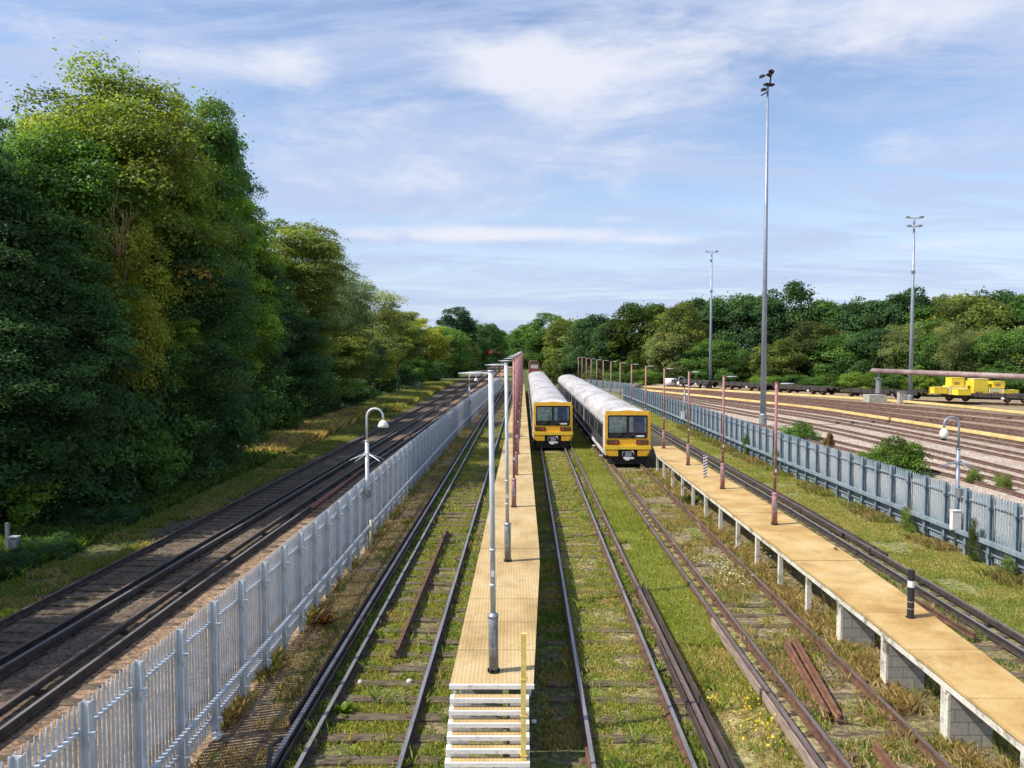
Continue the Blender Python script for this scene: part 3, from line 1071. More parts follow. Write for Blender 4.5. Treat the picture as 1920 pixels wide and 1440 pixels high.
# ------------------------------------------------------------------ lamps on the fences
def gooseneck(label, x, y, top, reach, globe, box=None, sc=1.0):
    pm_ = M['mast'] if globe else M['galv']
    t = thing('swan_neck_lamp', label, 'lamp', (x, y, 0), group='swan neck lamps on the fences')
    s = 1 if reach > 0 else -1
    rr = abs(reach) / 2
    mb = MB()
    mb.tube([(0, 0, 0), (0, 0, top - rr - .75)], .058, 10)
    mb.tube([(0, 0, top - rr - .75), (0, 0, top - rr - .72)], .07, 10)
    mb.build('pole', pm_, t, True)
    arc = [(0, 0, top - rr - .73)] + [(s * rr * (1 - math.cos(a)), 0, top - rr + rr * math.sin(a)) for a in np.linspace(0, math.pi, 13)] + [(s * 2 * rr, 0, top - rr - .12)]
    mb = MB()
    mb.tube(arc, .034, 8)
    mb.build('swan_neck', pm_, t, True)
    mb = MB()
    zl = top - rr - .12
    if globe:
        mb.lathe((s * 2 * rr, 0, zl), [(.0, .02), (.05, .0), (.10, -.06), (.125, -.15), (.11, -.25), (.07, -.30)], 14)
        mb.lathe((s * 2 * rr, 0, zl), [(.07, -.30), (.06, -.36), (.0, -.37)], 14, 1)
        mb.build('lamp_globe', [M['lampglass'], M['black']], t, True)
    else:
        mb.lathe((s * 2 * rr, 0, zl), [(.0, .03), (.07, .0), (.12, -.04), (.165, -.14), (.165, -.20), (.15, -.20), (.0, -.16)], 14)
        mb.build('lamp_shade', M['white'], t, True)
    mb = MB()
    zs = top - rr - 1.25
    for k in range(8):
        a = 2 * math.pi * k / 8 + .2
        mb.tube([(0, 0, zs + .12), (.22 * math.cos(a), .22 * math.sin(a), zs + .06), (.52 * math.cos(a), .52 * math.sin(a), zs - .07)], [.022, .017, .008], 5)
    mb.tube([(0, 0, zs + .07), (0, 0, zs + .15)], .10, 10)
    mb.build('anti_climb_spikes', pm_, t)
    mb = MB()
    mb.box((.03, -.12, 1.75), (.2, .22, .28))
    mb.box((.0, -.10, .6), (.16, .14, .12))
    mb.build('junction_box', M['galvdark'], t)
    if box:
        mb = MB()
        mb.box((-.16, -.22, .95), (.26, .16, .56))
        mb.box((-.16, -.22, 1.24), (.28, .18, .03))
        mb.build('equipment_box', M['white'], t)
    return t


gooseneck('swan neck lamp with white bell shade on the left fence', -4.42, 23.3, 4.30, .50, False)
gooseneck('far small swan neck lamp on the left fence, before the bend', -3.5, 63.0, 4.1, .55, False)
gooseneck('swan neck lamp with white globe and white box on the right fence', 13.55, 23.2, 4.05, -.45, True, True)
gooseneck('far swan neck lamp with a white box on the right fence', 13.5, 60.0, 3.95, -.5, True, True)
mb = MB()
mb.tube([(*G(586, 956, .25), .35), (*G(630, 925, .25), .4), (*G(676, 890, .25), .42)], .05, 7)
tag(mb.build('pipe', M['redpipe'], smooth=True), 'red brown pipe lying behind the left fence beside the swan neck lamp', 'pipe')
mb = MB()
mb.tube([(-4.28, 23.05, 0), (-4.28, 23.05, .95)], .05, 7)
tag(mb.build('marker_post', worn('pale_yellow_post', (.5, .46, .28), (.62, .58, .36), scale=4), smooth=True), 'short pale yellow post at the foot of the left swan neck lamp', 'post')

# ------------------------------------------------------------------ walkways
DECKZ = 1.1


def deck_mesh(lp, rp, z, th):
    """lp, rp: left and right edge as functions of y"""
    return None


def walkway(label, ys, lf, rf, deckmat, beammat, pier_ys, block):
    t = thing('walkway', label, 'walkway')
    mb = MB()
    gap = .012
    # deck panels, each about 1.3 m, with hairline joints
    for a, b in zip(ys[:-1], ys[1:]):
        a2, b2 = a + gap / 2, b - gap / 2
        z = DECKZ + random.uniform(-.006, .004)
        v = [(lf(a2), a2, z - .05), (rf(a2), a2, z - .05), (rf(b2), b2, z - .05), (lf(b2), b2, z - .05),
             (lf(a2), a2, z), (rf(a2), a2, z), (rf(b2), b2, z), (lf(b2), b2, z)]
        mb.add(v, [(3, 2, 1, 0), (4, 5, 6, 7), (0, 1, 5, 4), (1, 2, 6, 5), (2, 3, 7, 6), (3, 0, 4, 7)])
    mb.build('deck', M[deckmat], t)
    yy = np.linspace(ys[0] + .02, ys[-1], 60)
    for fn, s in ((lf, 1), (rf, -1)):
        mb = MB()
        mb.sweep([(fn(y) + s * .07, y) for y in yy], [(-.03, 0), (.03, 0), (.03, .13), (-.03, .13)], 0, DECKZ - .20)
        mb.build('edge_beam', M[beammat], t)
    for y in pier_ys:
        x0, x1 = lf(y) + .06, rf(y) - .06
        if block and y < 16.5:
            mb = MB()
            mb.b2((x0 + .05, y - .10, -.1), (x0 + .70, y + .10, DECKZ - .262))
            o = mb.build('pier', M['block'], t)
            mb = MB()
            mb.b2((x0 + .002, y - .102, -.1), (x0 + .048, y + .102, DECKZ - .27))
            mb.box((x0 + .03, y, DECKZ - .235), (.10, .13, .07))
            mb.build('end_pad', M['beamwhite'], o)
        else:
            mb = MB()
            mb.b2((x0, y - .055, -.1), (x0 + .10, y + .055, DECKZ - .202))
            mb.b2((x1 - .10, y - .055, -.1), (x1, y + .055, DECKZ - .202))
            mb.b2((x0 + .10, y - .04, DECKZ - .34), (x1 - .10, y + .04, DECKZ - .24))
            mb.build('trestle', M['beamwhite'], t)
    return t


lfL = lambda y: -1.115 + SL * y
rfL = lambda y: float(np.interp(y, [11.2, 18.3, 40, 62, 110], [.318, .675, .93, 1.19, 1.75]))
wl = walkway('straight yellow walkway on low piers with white steps at its near end', list(np.linspace(11.27, 112, 78)), lfL, rfL, 'deckL', 'whitepaint',
             list(np.arange(12.2, 60, 2.4)), True)
mb = MB()
mb.b2((lfL(11.25) - .01, 11.215, DECKZ - .055), (rfL(11.25) + .01, 11.262, DECKZ + .006))
mb.build('end_nosing', M['whitepaint'], wl)
xl, xr = lfL(11.2) + .02, rfL(11.2) - .07
for k in range(1, 9):
    z, y = DECKZ - .124 * k, 11.20 - .125 * (k - 1)
    if z < .02:
        break
    o = MB().b2((xl + .05, y - .13, z - .04), (xr - .05, y + .0, z)).build('step', M['deckL'], wl)
    mb = MB()
    mb.b2((xl - .005 * k, y - .165, z - .052), (xr, y - .131, z + .006))
    mb.b2((xl - .005 * k, y - .128, z - .11), (xl + .048, y + .0, z - .002))
    mb.b2((xr - .048, y - .128, z - .11), (xr, y + .0, z - .002))
    # riser board with its jagged flaking lower edge and a dark slot under it
    e = [xl + .02 + i * (xr - xl - .04) / 14 for i in range(15)]
    zz = [z - .058 - (.018 if i % 2 else .006) * random.uniform(.3, 1) for i in range(15)]
    v = [(x, y - .15, z - .054) for x in e] + [(x, y - .15, q) for x, q in zip(e, zz)] + [(x, y - .135, z - .054) for x in e] + [(x, y - .135, q) for x, q in zip(e, zz)]
    f = [(i, i + 15, i + 16, i + 1) for i in range(14)] + [(30 + i, 31 + i, 46 + i, 45 + i) for i in range(14)] + [(15 + i, 45 + i, 46 + i, 16 + i) for i in range(14)]
    mb.add(v, f)
    for a, b in ((xl, xl + .3), (xr - .28, xr)):
        mb.b2((a, y - .12, z - .122), (b, y - .02, z - .053))
    mb.build('nosing', M['whitepaint'], o)
mb = MB()
yb = 10.5
mb.b2((xr - .125, yb - .025, .10), (xr - .05, yb + .025, 2.16))
mb.build('handrail_post', M['railyellow'], wl)
mb = MB()
for z in (.42, .98, 1.5):
    mb.b2((xr - .13, yb - .03, z), (xr - .03, yb + .035, z + .02))
mb.build('clamp', M['railyellow'], wl)

# right walkway
LR = [(9.0, 6.52), (9.9, 6.55), (13.5, 6.65), (21.6, 6.74), (28, 6.79), (37, 6.95), (39, 7.27), (60, 7.6), (110, 8.4)]
RR = [(9.0, 7.45), (11.4, 7.68), (15.4, 8.02), (18, 8.2), (24, 8.32), (37, 8.32), (60, 8.8), (110, 9.6)]
lfR = lambda y: float(np.interp(y, [a for a, b in LR], [b for a, b in LR]))
rfR = lambda y: float(np.interp(y, [a for a, b in RR], [b for a, b in RR]))
wr = walkway('smooth ochre walkway on concrete block piers curving along the right siding', list(np.linspace(9.0, 108, 56)), lfR, rfR, 'deckR', 'beamwhite',
             [9.65, 11.6, 13.65, 15.6, 17.4, 19.3, 21.2, 23.1, 25.1, 27.1, 29.1, 31.1, 33.2, 35.3, 37.4], True)


# ------------------------------------------------------------------ walkway lamp posts
def lamp_post(kind, arm):
    """arm: -1 lamp reaching left, +1 right"""
    col, basec = (('galv', 'galvdark') if kind == 'grey' else ('maroon', 'maroonbase'))
    t = thing('lamp_post', 'x', 'lamp post', group='lamp posts on the %s walkway' % ('left' if arm < 0 else 'right'))
    top = 4.66 if arm < 0 else 4.05
    mb = MB()
    mb.tube([(0, 0, .92), (0, 0, top)], .041, 10)
    mb.tube([(0, 0, top), (0, 0, top + .02)], .052, 10)
    for z in (1.35, 1.9):
        mb.tube([(0, 0, z), (0, 0, z + .03)], .05, 10)
    mb.build('upper_pole', M[col], t, True)
    mb = MB()
    mb.tube([(0, 0, .05), (0, 0, .88), (0, 0, .93)], [.078, .078, .05], 12)
    mb.tube([(0, 0, .86), (0, 0, .90)], .086, 12)
    o = mb.build('base_tube', M[basec], t, True)
    MB().box((.0, -.079, .52), (.07, .012, .30)).build('access_door', M['galvdark'], o)
    MB().box((.0, -.0475, 1.55), (.05, .006, .09)).build('number_plate', M['white'], t)
    mb = MB()
    for k in range(6):
        a = k * math.pi / 3
        mb.box((.085 * math.cos(a), .085 * math.sin(a), .03), (.022, .022, .05), a)
    mb.tube([(0, 0, 0), (0, 0, .012)], .094, 12)
    mb.build('foot_bolts', M['black'], t)
    mb = MB()
    mb.tube([(arm * .03, 0, top - .03), (arm * .16, 0, top - .025)], .018, 6)
    lm = MB()
    x0, x1 = arm * .13, arm * .50
    v, f = [], []
    for x, w_, h_ in ((x0, .025, .025), (x0 + arm * .05, .036, .034), (x0 + arm * .2, .034, .03), (x1, .014, .010)):
        for a, b in ((-w_, -h_ * .5), (w_, -h_ * .5), (w_, h_ * .3), (w_ * .5, h_ * .6), (-w_ * .5, h_ * .6), (-w_, h_ * .3)):
            v.append((x, a, top - .02 + b))
    for i in range(3):
        for j in range(6):
            f.append((i * 6 + j, i * 6 + (j + 1) % 6, (i + 1) * 6 + (j + 1) % 6, (i + 1) * 6 + j))
    f += [(0, 1, 2, 3, 4, 5), (23, 22, 21, 20, 19, 18)]
    lm.add(v, f)
    ar = mb.build('lamp_arm', M[col], t)
    lm.build('lamp_head', M['galv'], ar)
    return t


gp = lamp_post('grey', -1)
gp.location = (-.285, 11.72, DECKZ)
gp.rotation_euler.y = R(-.45)
gp['label'] = 'tall grey lamp post standing just above the steps of the left walkway'
dup(gp, (-.10, 17.95, DECKZ), None, 'second grey lamp post along the left walkway, beyond the one above the steps')
mp_ = lamp_post('maroon', -1)
for i in range(15):
    d = 24.2 + 6.2 * i
    x = .06 + (d - 24.2) * .0172
    lab = '%s maroon lamp post along the left walkway, counted from the grey ones' % ORD[i]
    if i == 0:
        mp_.location = (x, d, DECKZ)
        mp_['label'] = lab
    else:
        dup(mp_, (x, d, DECKZ), random.uniform(-.06, .06), lab)
mr_ = lamp_post('maroon', 1)
for i in range(14):
    d = 21.75 + 5.62 * i
    x = 7.50 + (d - 21.75) * .0095
    lab = '%s maroon lamp post along the right walkway, counted from the camera' % ORD[i]
    if i == 0:
        mr_.location = (x, d, DECKZ)
        mr_['label'] = lab
    else:
        dup(mr_, (x, d, DECKZ), random.uniform(-.06, .06), lab)

# marker posts on the right walkway
t = thing('marker_post', 'black banded marker post on the near part of the right walkway', 'post', (*G(1707, 1158, DECKZ), DECKZ))
MB().tube([(0, 0, 0), (0, 0, .9)], .062, 12).build('shaft', M['marker'], t)
MB().tube([(.02, .09, 0), (.02, .09, .86)], .03, 8).build('cable_pipe', M['black'], t)
MB().tube([(0, 0, 0), (0, 0, .015)], .085, 10).build('foot', M['grime'], t)
t = thing('marker_post', 'black and white striped marker post on the right walkway between two lamp posts', 'post', (*G(1322, 895, DECKZ), DECKZ))
MB().box((0, 0, .43), (.15, .05, .86)).build('striped_plate', M['zebra'], t)
MB().box((0, .05, .4), (.06, .05, .8)).build('back_post', M['galvdark'], t)


# ------------------------------------------------------------------ trains
HW, ZB, ZE, ZR = 1.21, .62, 2.42, 3.06


def car_profile(sx=1.0, sz=0.0):
    p = [(-HW * .96, ZB), (-HW, ZB + .25), (-HW, 1.9), (-HW * .985, ZE)]
    for a in np.linspace(0, math.pi, 13)[1:-1]:
        p.append((-HW * .975 * math.cos(a) * (1 if True else 1), ZE + (ZR - ZE) * math.sin(a) ** .8))
    p += [(HW * .985, ZE), (HW, 1.9), (HW, ZB + .25), (HW * .96, ZB)]
    return [(x * sx, z if z < 2.0 else 2.0 + (z - 2.0) * (1 + sz)) for x, z in p]


PRO = car_profile()
ROOF_I = range(3, len(PRO) - 4)      # profile segments that are roof


def car_shell(y0, y1, nose):
    """white body sides and end walls (mi 0 white, 1 roof)"""
    mb = MB()
    rings = [(y0, PRO), (y1, PRO)]
    if nose:
        rings = [(y0, car_profile(.955, -.10)), (y0 + .10, car_profile(.985, -.05)), (y0 + .45, PRO), (y1, PRO)]
    n = len(PRO)
    for (ya, pa), (yb, pb) in zip(rings[:-1], rings[1:]):
        v = [(x, ya, z) for x, z in pa] + [(x, yb, z) for x, z in pb]
        side = [(j, j + 1, n + j + 1, n + j) for j in range(n - 1) if j not in ROOF_I]
        roof = [(j, j + 1, n + j + 1, n + j) for j in range(n - 1) if j in ROOF_I]
        mb.add(v, side, 0)
        mb.add(v, roof, 0 if nose and ya < y0 + .4 else 1)
    a, b = rings[0], rings[-1]
    mb.add([(x, a[0], z) for x, z in a[1]], [tuple(range(n))], 2 if nose else 0)
    mb.add([(x, b[0], z) for x, z in b[1]], [tuple(range(n - 1, -1, -1))], 0)
    return mb


def car_details(parent, y0, y1, first):
    # dark window bands with pillars and doors, both sides
    for s in (-1, 1):
        mb = MB()
        a, b = y0 + (.55 if first else .12), y1 - .12
        mb.b2((min(s * (HW - .02), s * (HW + .006)), a, .90), (max(s * (HW - .02), s * (HW + .006)), b, 2.20))
        mb.build('side_band', M['trainside'], parent)
        L_ = b - a
        doors = [a + L_ * .30, a + L_ * .70]
        mb = MB()
        y = a + .35
        while y < b - 1.0:
            if all(abs(y + .5 - d) > 1.15 for d in doors):
                mb.b2((min(s * HW, s * (HW + .011)), y, 1.42), (max(s * HW, s * (HW + .011)), y + 1.0, 2.08))
            y += 1.22
        mb.build('side_windows', M['glassdark'], parent)
        for d in doors:
            mb = MB()
            for q in (-.55, .04):
                mb.b2((min(s * HW, s * (HW + .016)), d + q, .86), (max(s * HW, s * (HW + .016)), d + q + .51, 2.16), 0)
                mb.b2((min(s * HW, s * (HW + .021)), d + q + .08, 1.45), (max(s * HW, s * (HW + .021)), d + q + .43, 2.06), 1)
            mb.build('door', [M['trainside'], M['glassdark']], parent)
            for q in (-.60, .58):
                mb = MB()
                mb.b2((min(s * HW, s * (HW + .018)), d + q - .03, .88), (max(s * HW, s * (HW + .018)), d + q + .03, 2.2))
                mb.build('door_pillar', M['galvdark'], parent)
        mb = MB()
        y = a + .3
        while y < b - .6:                                     # vents and marks along the cantrail
            mb.b2((min(s * (HW - .03), s * (HW + .004)), y, 2.24), (max(s * (HW - .03), s * (HW + .004)), y + .55, 2.34))
            y += 1.22
        mb.build('cantrail_vents', M['galvdark'], parent)
    # roof ribs
    y = y0 + 1.6
    pp = [(x * 1.002, z + .006) for x, z in PRO if z >= ZE - .01]
    n = len(pp)
    while y < y1 - .5:
        MB().add([(x, yy, z) for yy in (y - .05, y + .05) for x, z in pp], [(q, q + 1, n + q + 1, n + q) for q in range(n - 1)]).build('roof_rib', M['trainwhite'], parent)
        y += 2.45
    # underframe and bogies
    mb = MB()
    mb.b2((-HW * .9, y0 + .2, .50), (HW * .9, y1 - .2, ZB - .005))
    L_ = y1 - y0
    for q in np.arange(y0 + 3.6, y1 - 4, 1.5):
        for s in (-1, 1):
            mb.box((s * .82, q, .40), (.5, random.uniform(.7, 1.2), .34))
    mb.build('underframe', M['grime'], parent)
    for yc in (y0 + 2.3, y1 - 2.3):
        mb = MB()
        for s in (-1, 1):
            mb.box((s * .98, yc, .42), (.12, 2.2, .18))
            for q in (-.9, .9):
                mb.tube([(s * .66, yc + q, .46), (s * .80, yc + q, .46)], .31, 16)
                mb.box((s * 1.02, yc + q, .40), (.16, .28, .24))
        mb.box((0, yc, .42), (1.8, .4, .2))
        mb.build('bogie', M['grime'], parent)
    mb = MB()
    for s in (-1, 1):
        mb.b2((min(s * (HW * .97), s * (HW + .01)), y0 + .5, .66), (max(s * (HW * .97), s * (HW + .01)), y1 - .1, .80))
        for q in np.arange(y0 + 2, y1 - 1, 4.2):
            mb.box((s * 1.16, q, .34), (.18, .26, .05), 0)
    mb.build('sole_bar', M['trainwhite'], parent)


def prism_y(mb, poly, y0, y1, mi=0):
    """extrude an (x, z) outline from y0 (front) to y1"""
    n = len(poly)
    v = [(x, y0, z) for x, z in poly] + [(x, y1, z) for x, z in poly]
    f = [tuple(range(n)), tuple(range(2 * n - 1, n - 1, -1))]
    f += [(j, n + j, n + (j + 1) % n, (j + 1) % n) for j in range(n)]
    mb.add(v, f, mi)


def rrect(x0, z0, x1, z1, r, n=4):
    p = []
    for cx, cz, a0 in ((x1 - r, z0 + r, -90), (x1 - r, z1 - r, 0), (x0 + r, z1 - r, 90), (x0 + r, z0 + r, 180)):
        for i in range(n + 1):
            a = R(a0 + 90 * i / n)
            p.append((cx + r * math.cos(a), cz + r * math.sin(a)))
    return p


def cab_front(car, y):
    """the yellow driving end: surround, twin windscreen, lamps, bumper, coupler"""
    FW = HW * .965
    # surround ring: outer rounded arch against inner rounded opening
    inner = rrect(-1.03, 1.50, 1.03, 2.70, .10, 5)
    outer = []
    for x, z in inner:
        t = (x / 1.03)
        if z > 2.1:
            oz = 2.965 - .085 * (x / FW) ** 2
        else:
            oz = 1.44
        ox = FW * max(-1, min(1, x / .96))
        if abs(x) > .94:
            oz2 = z if 1.62 < z < 2.58 else oz
            if z >= 2.58:
                oz2 = 2.60 + (z - 2.58) / .12 * .27
            outer.append((math.copysign(FW - (.0 if z < 2.6 else max(0, (z - 2.6)) * .5), x), min(oz2, oz) if z > 2.1 else oz2 if z > 1.62 else oz))
        else:
            outer.append((ox, oz))
    n = len(inner)
    mb = MB()
    v = [(x, y - .07, z) for x, z in inner] + [(x, y - .055, z) for x, z in outer] + [(x, y + .03, z) for x, z in inner] + [(x, y + .12, z) for x, z in outer]
    f = []
    for j in range(n):
        j2 = (j + 1) % n
        f += [(j, j2, n + j2, n + j), (2 * n + j2, 2 * n + j, 3 * n + j, 3 * n + j2), (j2, j, 2 * n + j, 2 * n + j2), (n + j, n + j2, 3 * n + j2, 3 * n + j)]
    mb.add(v, f)
    # lower nose panel
    prism_y(mb, [(-FW, 1.13), (FW, 1.13), (FW, 1.438), (-FW, 1.438)], y - .055, y + .12)
    mb.build('cab_surround', M['trainyellow'], car)
    mb = MB()
    prism_y(mb, rrect(-1.028, 1.502, 1.028, 2.698, .10, 5), y - .045, y - .01)
    mb.build('windscreen_panel', M['black'], car)
    for x0, x1, m in ((-.97, -.065, 'glassteal'), (.065, .97, 'glassblue')):
        mb = MB()
        prism_y(mb, rrect(x0, 1.80, x1, 2.62, .05), y - .056, y - .046)
        if x0 > 0:
            prism_y(mb, rrect(x0 + .02, 1.82, x0 + .20, 2.60, .03), y - .0585, y - .0565, 1)
            prism_y(mb, rrect(x1 - .10, 1.82, x1 - .02, 2.60, .03), y - .0585, y - .0565, 1)
        mb.build('windscreen', [M[m], M['glassteal']], car)
    for sgn in (-1, 1):
        mb = MB()
        a = sgn * .35
        mb.tube([(a - .10, y - .075, 1.66), (a + .10, y - .08, 1.95), (a + .16, y - .08, 2.15)], .012, 5)
        mb.tube([(a - .24, y - .075, 1.62), (a + .02, y - .08, 1.74)], .022, 5)
        mb.build('wiper', M['black'], car)
    mb = MB()
    for k in range(6):
        mb.b2((.40 + k * .075, y - .062, 1.575), (.46 + k * .075, y - .047, 1.655))
    mb.b2((.395, y - .052, 1.570), (.85, y - .046, 1.660))
    mb.build('number_plate', M['white'], car)
    for sgn in (-1, 1):
        mb = MB()
        x0, x1 = sorted((sgn * .44, sgn * 1.07))
        prism_y(mb, rrect(x0, 1.175, x1, 1.415, .04), y - .085, y - .05)
        h = mb.build('headlight', M['black'], car)
        mb = MB()
        q0, q1 = sorted((sgn * .50, sgn * .68))
        prism_y(mb, rrect(q0, 1.215, q1, 1.375, .04), y - .093, y - .08, 0)
        q0, q1 = sorted((sgn * .71, sgn * 1.02))
        prism_y(mb, rrect(q0, 1.215, q1, 1.375, .04), y - .091, y - .08, 1)
        mb.build('lens', [M['redlens'], M['amberlens']], h)
    # bumper: ledge with two tapered blocks and the coupler recess between them
    mb = MB()
    prism_y(mb, [(-FW - .03, .95), (FW + .03, .95), (FW + .03, 1.125), (-FW - .03, 1.125)], y - .17, y + .1)
    mb.build('bumper', M['trainyellow2'], car)
    for sgn in (-1, 1):
        mb = MB()
        q = [(sgn * .50, .60), (sgn * .97, .60), (sgn * 1.17, .948), (sgn * .50, .948)]
        if sgn < 0:
            q = q[::-1]
        prism_y(mb, q, y - .15, y + .1)
        mb.build('bumper_block', M['trainyellow'], car)
    mb = MB()
    prism_y(mb, [(-.5, .5), (.5, .5), (.5, .947), (-.5, .947)], y - .02, y + .1)
    prism_y(mb, [(-.95, .16), (.95, .16), (1.05, .59), (-1.05, .59)], y + .02, y + .1)
    mb.box((0, y + .3, .35), (1.5, .3, .3))
    mb.build('coupler_recess', M['black'], car)
    mb = MB()
    mb.tube([(0, y + .05, .72), (0, y - .28, .72)], .10, 10)
    mb.box((0, y - .31, .73), (.32, .10, .26))
    mb.tube([(-.2, y - .2, .85), (-.3, y - .3, .78), (-.28, y - .3, .62)], .025, 6)
    mb.tube([(.2, y - .2, .88), (.3, y - .3, .80), (.26, y - .3, .66)], .025, 6)
    mb.build('coupler', M['galvdark'], car)
    mb = MB()
    mb.box((.02, y - .34, .53), (.52, .10, .09))
    mb.box((-.06, y - .34, .46), (.22, .12, .08))
    mb.build('coupler_box', M['white'], car)


def train(label, x, y, slope, ncar, clen=14.6, gap=.4):
    t = thing('passenger_train', label, 'train', (x, y, .17 - .15), -math.atan(slope), group='parked commuter trains')
    for k in range(ncar):
        a = k * (clen + gap)
        car = car_shell(a, a + clen, k == 0).build('carriage', [M['trainwhite'], M['trainroof'], M['trainyellow']], t)
        car_details(car, a, a + clen, k == 0)
        if k == 0:
            cab_front(car, 0)
        if k < ncar - 1:
            mb = MB()
            for q in np.linspace(a + clen + .03, a + clen + gap - .03, 5):
                mb.b2((-.6, q - .03, .8), (.6, q + .03, 2.6))
            mb.b2((-.52, a + clen + .005, .85), (.52, a + clen + gap - .005, 2.52))
            mb.build('gangway', M['black'], car)
    return t


train('yellow fronted white roofed train alongside the straight left walkway', 1.70 + SL * 46.0 - .01, 46.0, SL, 4)
train('yellow fronted white roofed train alongside the right walkway, nearer the camera', 5.36 + SC * 39.4 + .02, 39.4, SC, 4, 12.9)

# far rail vehicle beyond the left train
t = thing('rail_vehicle', 'distant dark red rail vehicle behind the train by the left walkway', 'rail vehicle', (XD(1002, 165), 165, 0))
mb = MB()
prism_y(mb, [(-1.1, .9), (1.1, .9), (1.1, 2.9), (.8, 3.6), (-.8, 3.6), (-1.1, 2.9)], 0, 9)
mb.build('body', M['rust'], t)
mb = MB()
prism_y(mb, [(-1.0, 1.0), (1.0, 1.0), (1.0, 1.85), (-1.0, 1.85)], -.04, -.003)
mb.build('front_panel', M['redpipe'], t)
mb = MB()
prism_y(mb, rrect(-.8, 2.0, .8, 2.8, .1), -.05, -.005)
mb.build('windscreen', M['stone'], t)
mb = MB()
for q in (1.5, 7.5):
    for s in (-1, 1):
        mb.tube([(s * .65, q, .55), (s * .8, q, .55)], .45, 14)
mb.b2((-.9, .3, .6), (.9, 8.7, .895))
mb.build('underframe', M['black'], t)


# ------------------------------------------------------------------ masts
def mast(label, x, y, h, r0, r1, style):
    t = thing('floodlight_mast', label, 'floodlight mast', (x, y, 0), group='floodlight masts')
    mb = MB()
    mb.tube([(0, 0, .9), (0, 0, h * .5), (0, 0, h)], [r0, (r0 + r1) / 2, r1], 12)
    mb.build('mast_pole', M['mast'], t, True)
    mb = MB()
    mb.tube([(0, 0, -.1), (0, 0, .9), (0, 0, 1.0)], [r0 * 1.25, r0 * 1.25, r0], 12)
    mb.build('mast_base', M['galvdark'], t)
    if style == 'cluster':
        mb = MB()
        mb.box((.08, 0, h + .05), (.8, .4, .12), .3)
        mb.tube([(0, 0, h - .5), (-.5, .1, h - .75)], .05, 6)
        mb.tube([(.15, 0, h + .05), (.25, 0, h + .9)], .06, 6)
        mb.build('head_frame', M['black'], t)
        for px, pz, rx in ((-.42, .62, .4), (.22, 1.0, -.6), (.05, .75, -.5), (-.3, -.4, .2)):
            mb = MB()
            c_, s_ = math.cos(rx), math.sin(rx)
            v = []
            for a, b, q in ((-.22, -.18, 0), (.22, -.18, 0), (.22, .18, 0), (-.22, .18, 0), (-.14, -.1, .26), (.14, -.1, .26), (.14, .1, .26), (-.14, .1, .26)):
                v.append((px + a * c_ - q * s_, b, h + pz + a * s_ * .9 + q * c_ * .7))
            mb.add(v, [(3, 2, 1, 0), (4, 5, 6, 7), (0, 1, 5, 4), (1, 2, 6, 5), (2, 3, 7, 6), (3, 0, 4, 7)])
            mb.build('floodlight', M['black'], t)
    else:
        mb = MB()
        zz = [(h - .05, .75)] + ([(h - 1.0, .6)] if style == 'double' else [])
        for z, w_ in zz:
            mb.box((0, 0, z), (2 * w_, .08, .08))
        mb.box((0, 0, h - 6.0), (.4, .3, .3))
        mb.build('crossbar', M['galvdark'], t)
        for z, w_ in zz:
            for s in (-1, 1):
                MB().box((s * w_, -.05, z + .10), (.46, .36, .2), s * .2, 0, .8).build('floodlight', M['galvdark'], t)
        if style == 'single':
            MB().box((-.1, 0, h - 1.3), (.3, .3, .25)).build('floodlight', M['galvdark'], t)
    return t


d = 61.0
mast('tallest floodlight mast with a cluster of lamps, just behind the right fence', XD(1432, d), d, HZ(160, d), .235, .08, 'cluster')
d = 118.0
mast('distant slim floodlight mast with one crossbar, left of the tallest mast', XD(1332, d), d, HZ(472, d), .24, .11, 'single')
d = 86.0
mast('slim floodlight mast with two crossbars at the far right, by the maroon beam', XD(1708, d), d, HZ(408, d), .24, .10, 'double')
for px, d, wd, lab in ((1693, 86.5, .9, 'grey steel cabinet at the foot of the right slim mast'), (1324, 117.5, 1.0, 'small grey cabinet at the foot of the distant slim mast')):
    t = thing('equipment_cabinet', lab, 'cabinet', (XD(px, d), d, 0))
    MB().b2((-wd / 2, -.3, 0), (wd / 2, .3, 1.25)).build('cabinet_body', M['conc'], t)
    MB().b2((-wd / 2 - .04, -.34, 1.252), (wd / 2 + .04, .34, 1.32)).build('cabinet_lid', M['galvdark'], t)

# maroon beam on its column
t = thing('overhead_beam', 'long faded maroon beam carried over the yard at the right', 'beam')
p0, p1 = (XD(1636, 90), 90), (XD(1960, 66.5), 66.5)
MB().tube([(p0[0], p0[1], 3.6), (p1[0], p1[1], 3.63)], .28, 14).build('beam', M['beam'], t, True)
cx, cy = XD(1648, 89.4), 89.4
mb = MB()
mb.tube([(cx, cy, 1.0), (cx, cy, 2.7)], .30, 10)
mb.tube([(cx, cy, 2.7), (cx, cy, 3.3)], .14, 8)
mb.box((cx, cy, 2.75), (.75, .75, .08))
mb.build('column', M['galvdark'], t)
MB().b2((XD(1627, 88.8), 88.2, 0), (XD(1659, 88.8), 89.9, .86)).build('column_base', M['conc'], t)

# ------------------------------------------------------------------ wagons
WP = smooth(gpath([(1262, 724), (1400, 733), (1560, 744), (1700, 751), (1800, 755), (1960, 760)], .1), 3)
wt = thing('railway_track', 'far yard track under the row of flat wagons', 'railway track', group='yard tracks')
for s in (-.7175, .7175):
    rail(offset(WP, s), wt, body='rust', top='rust')


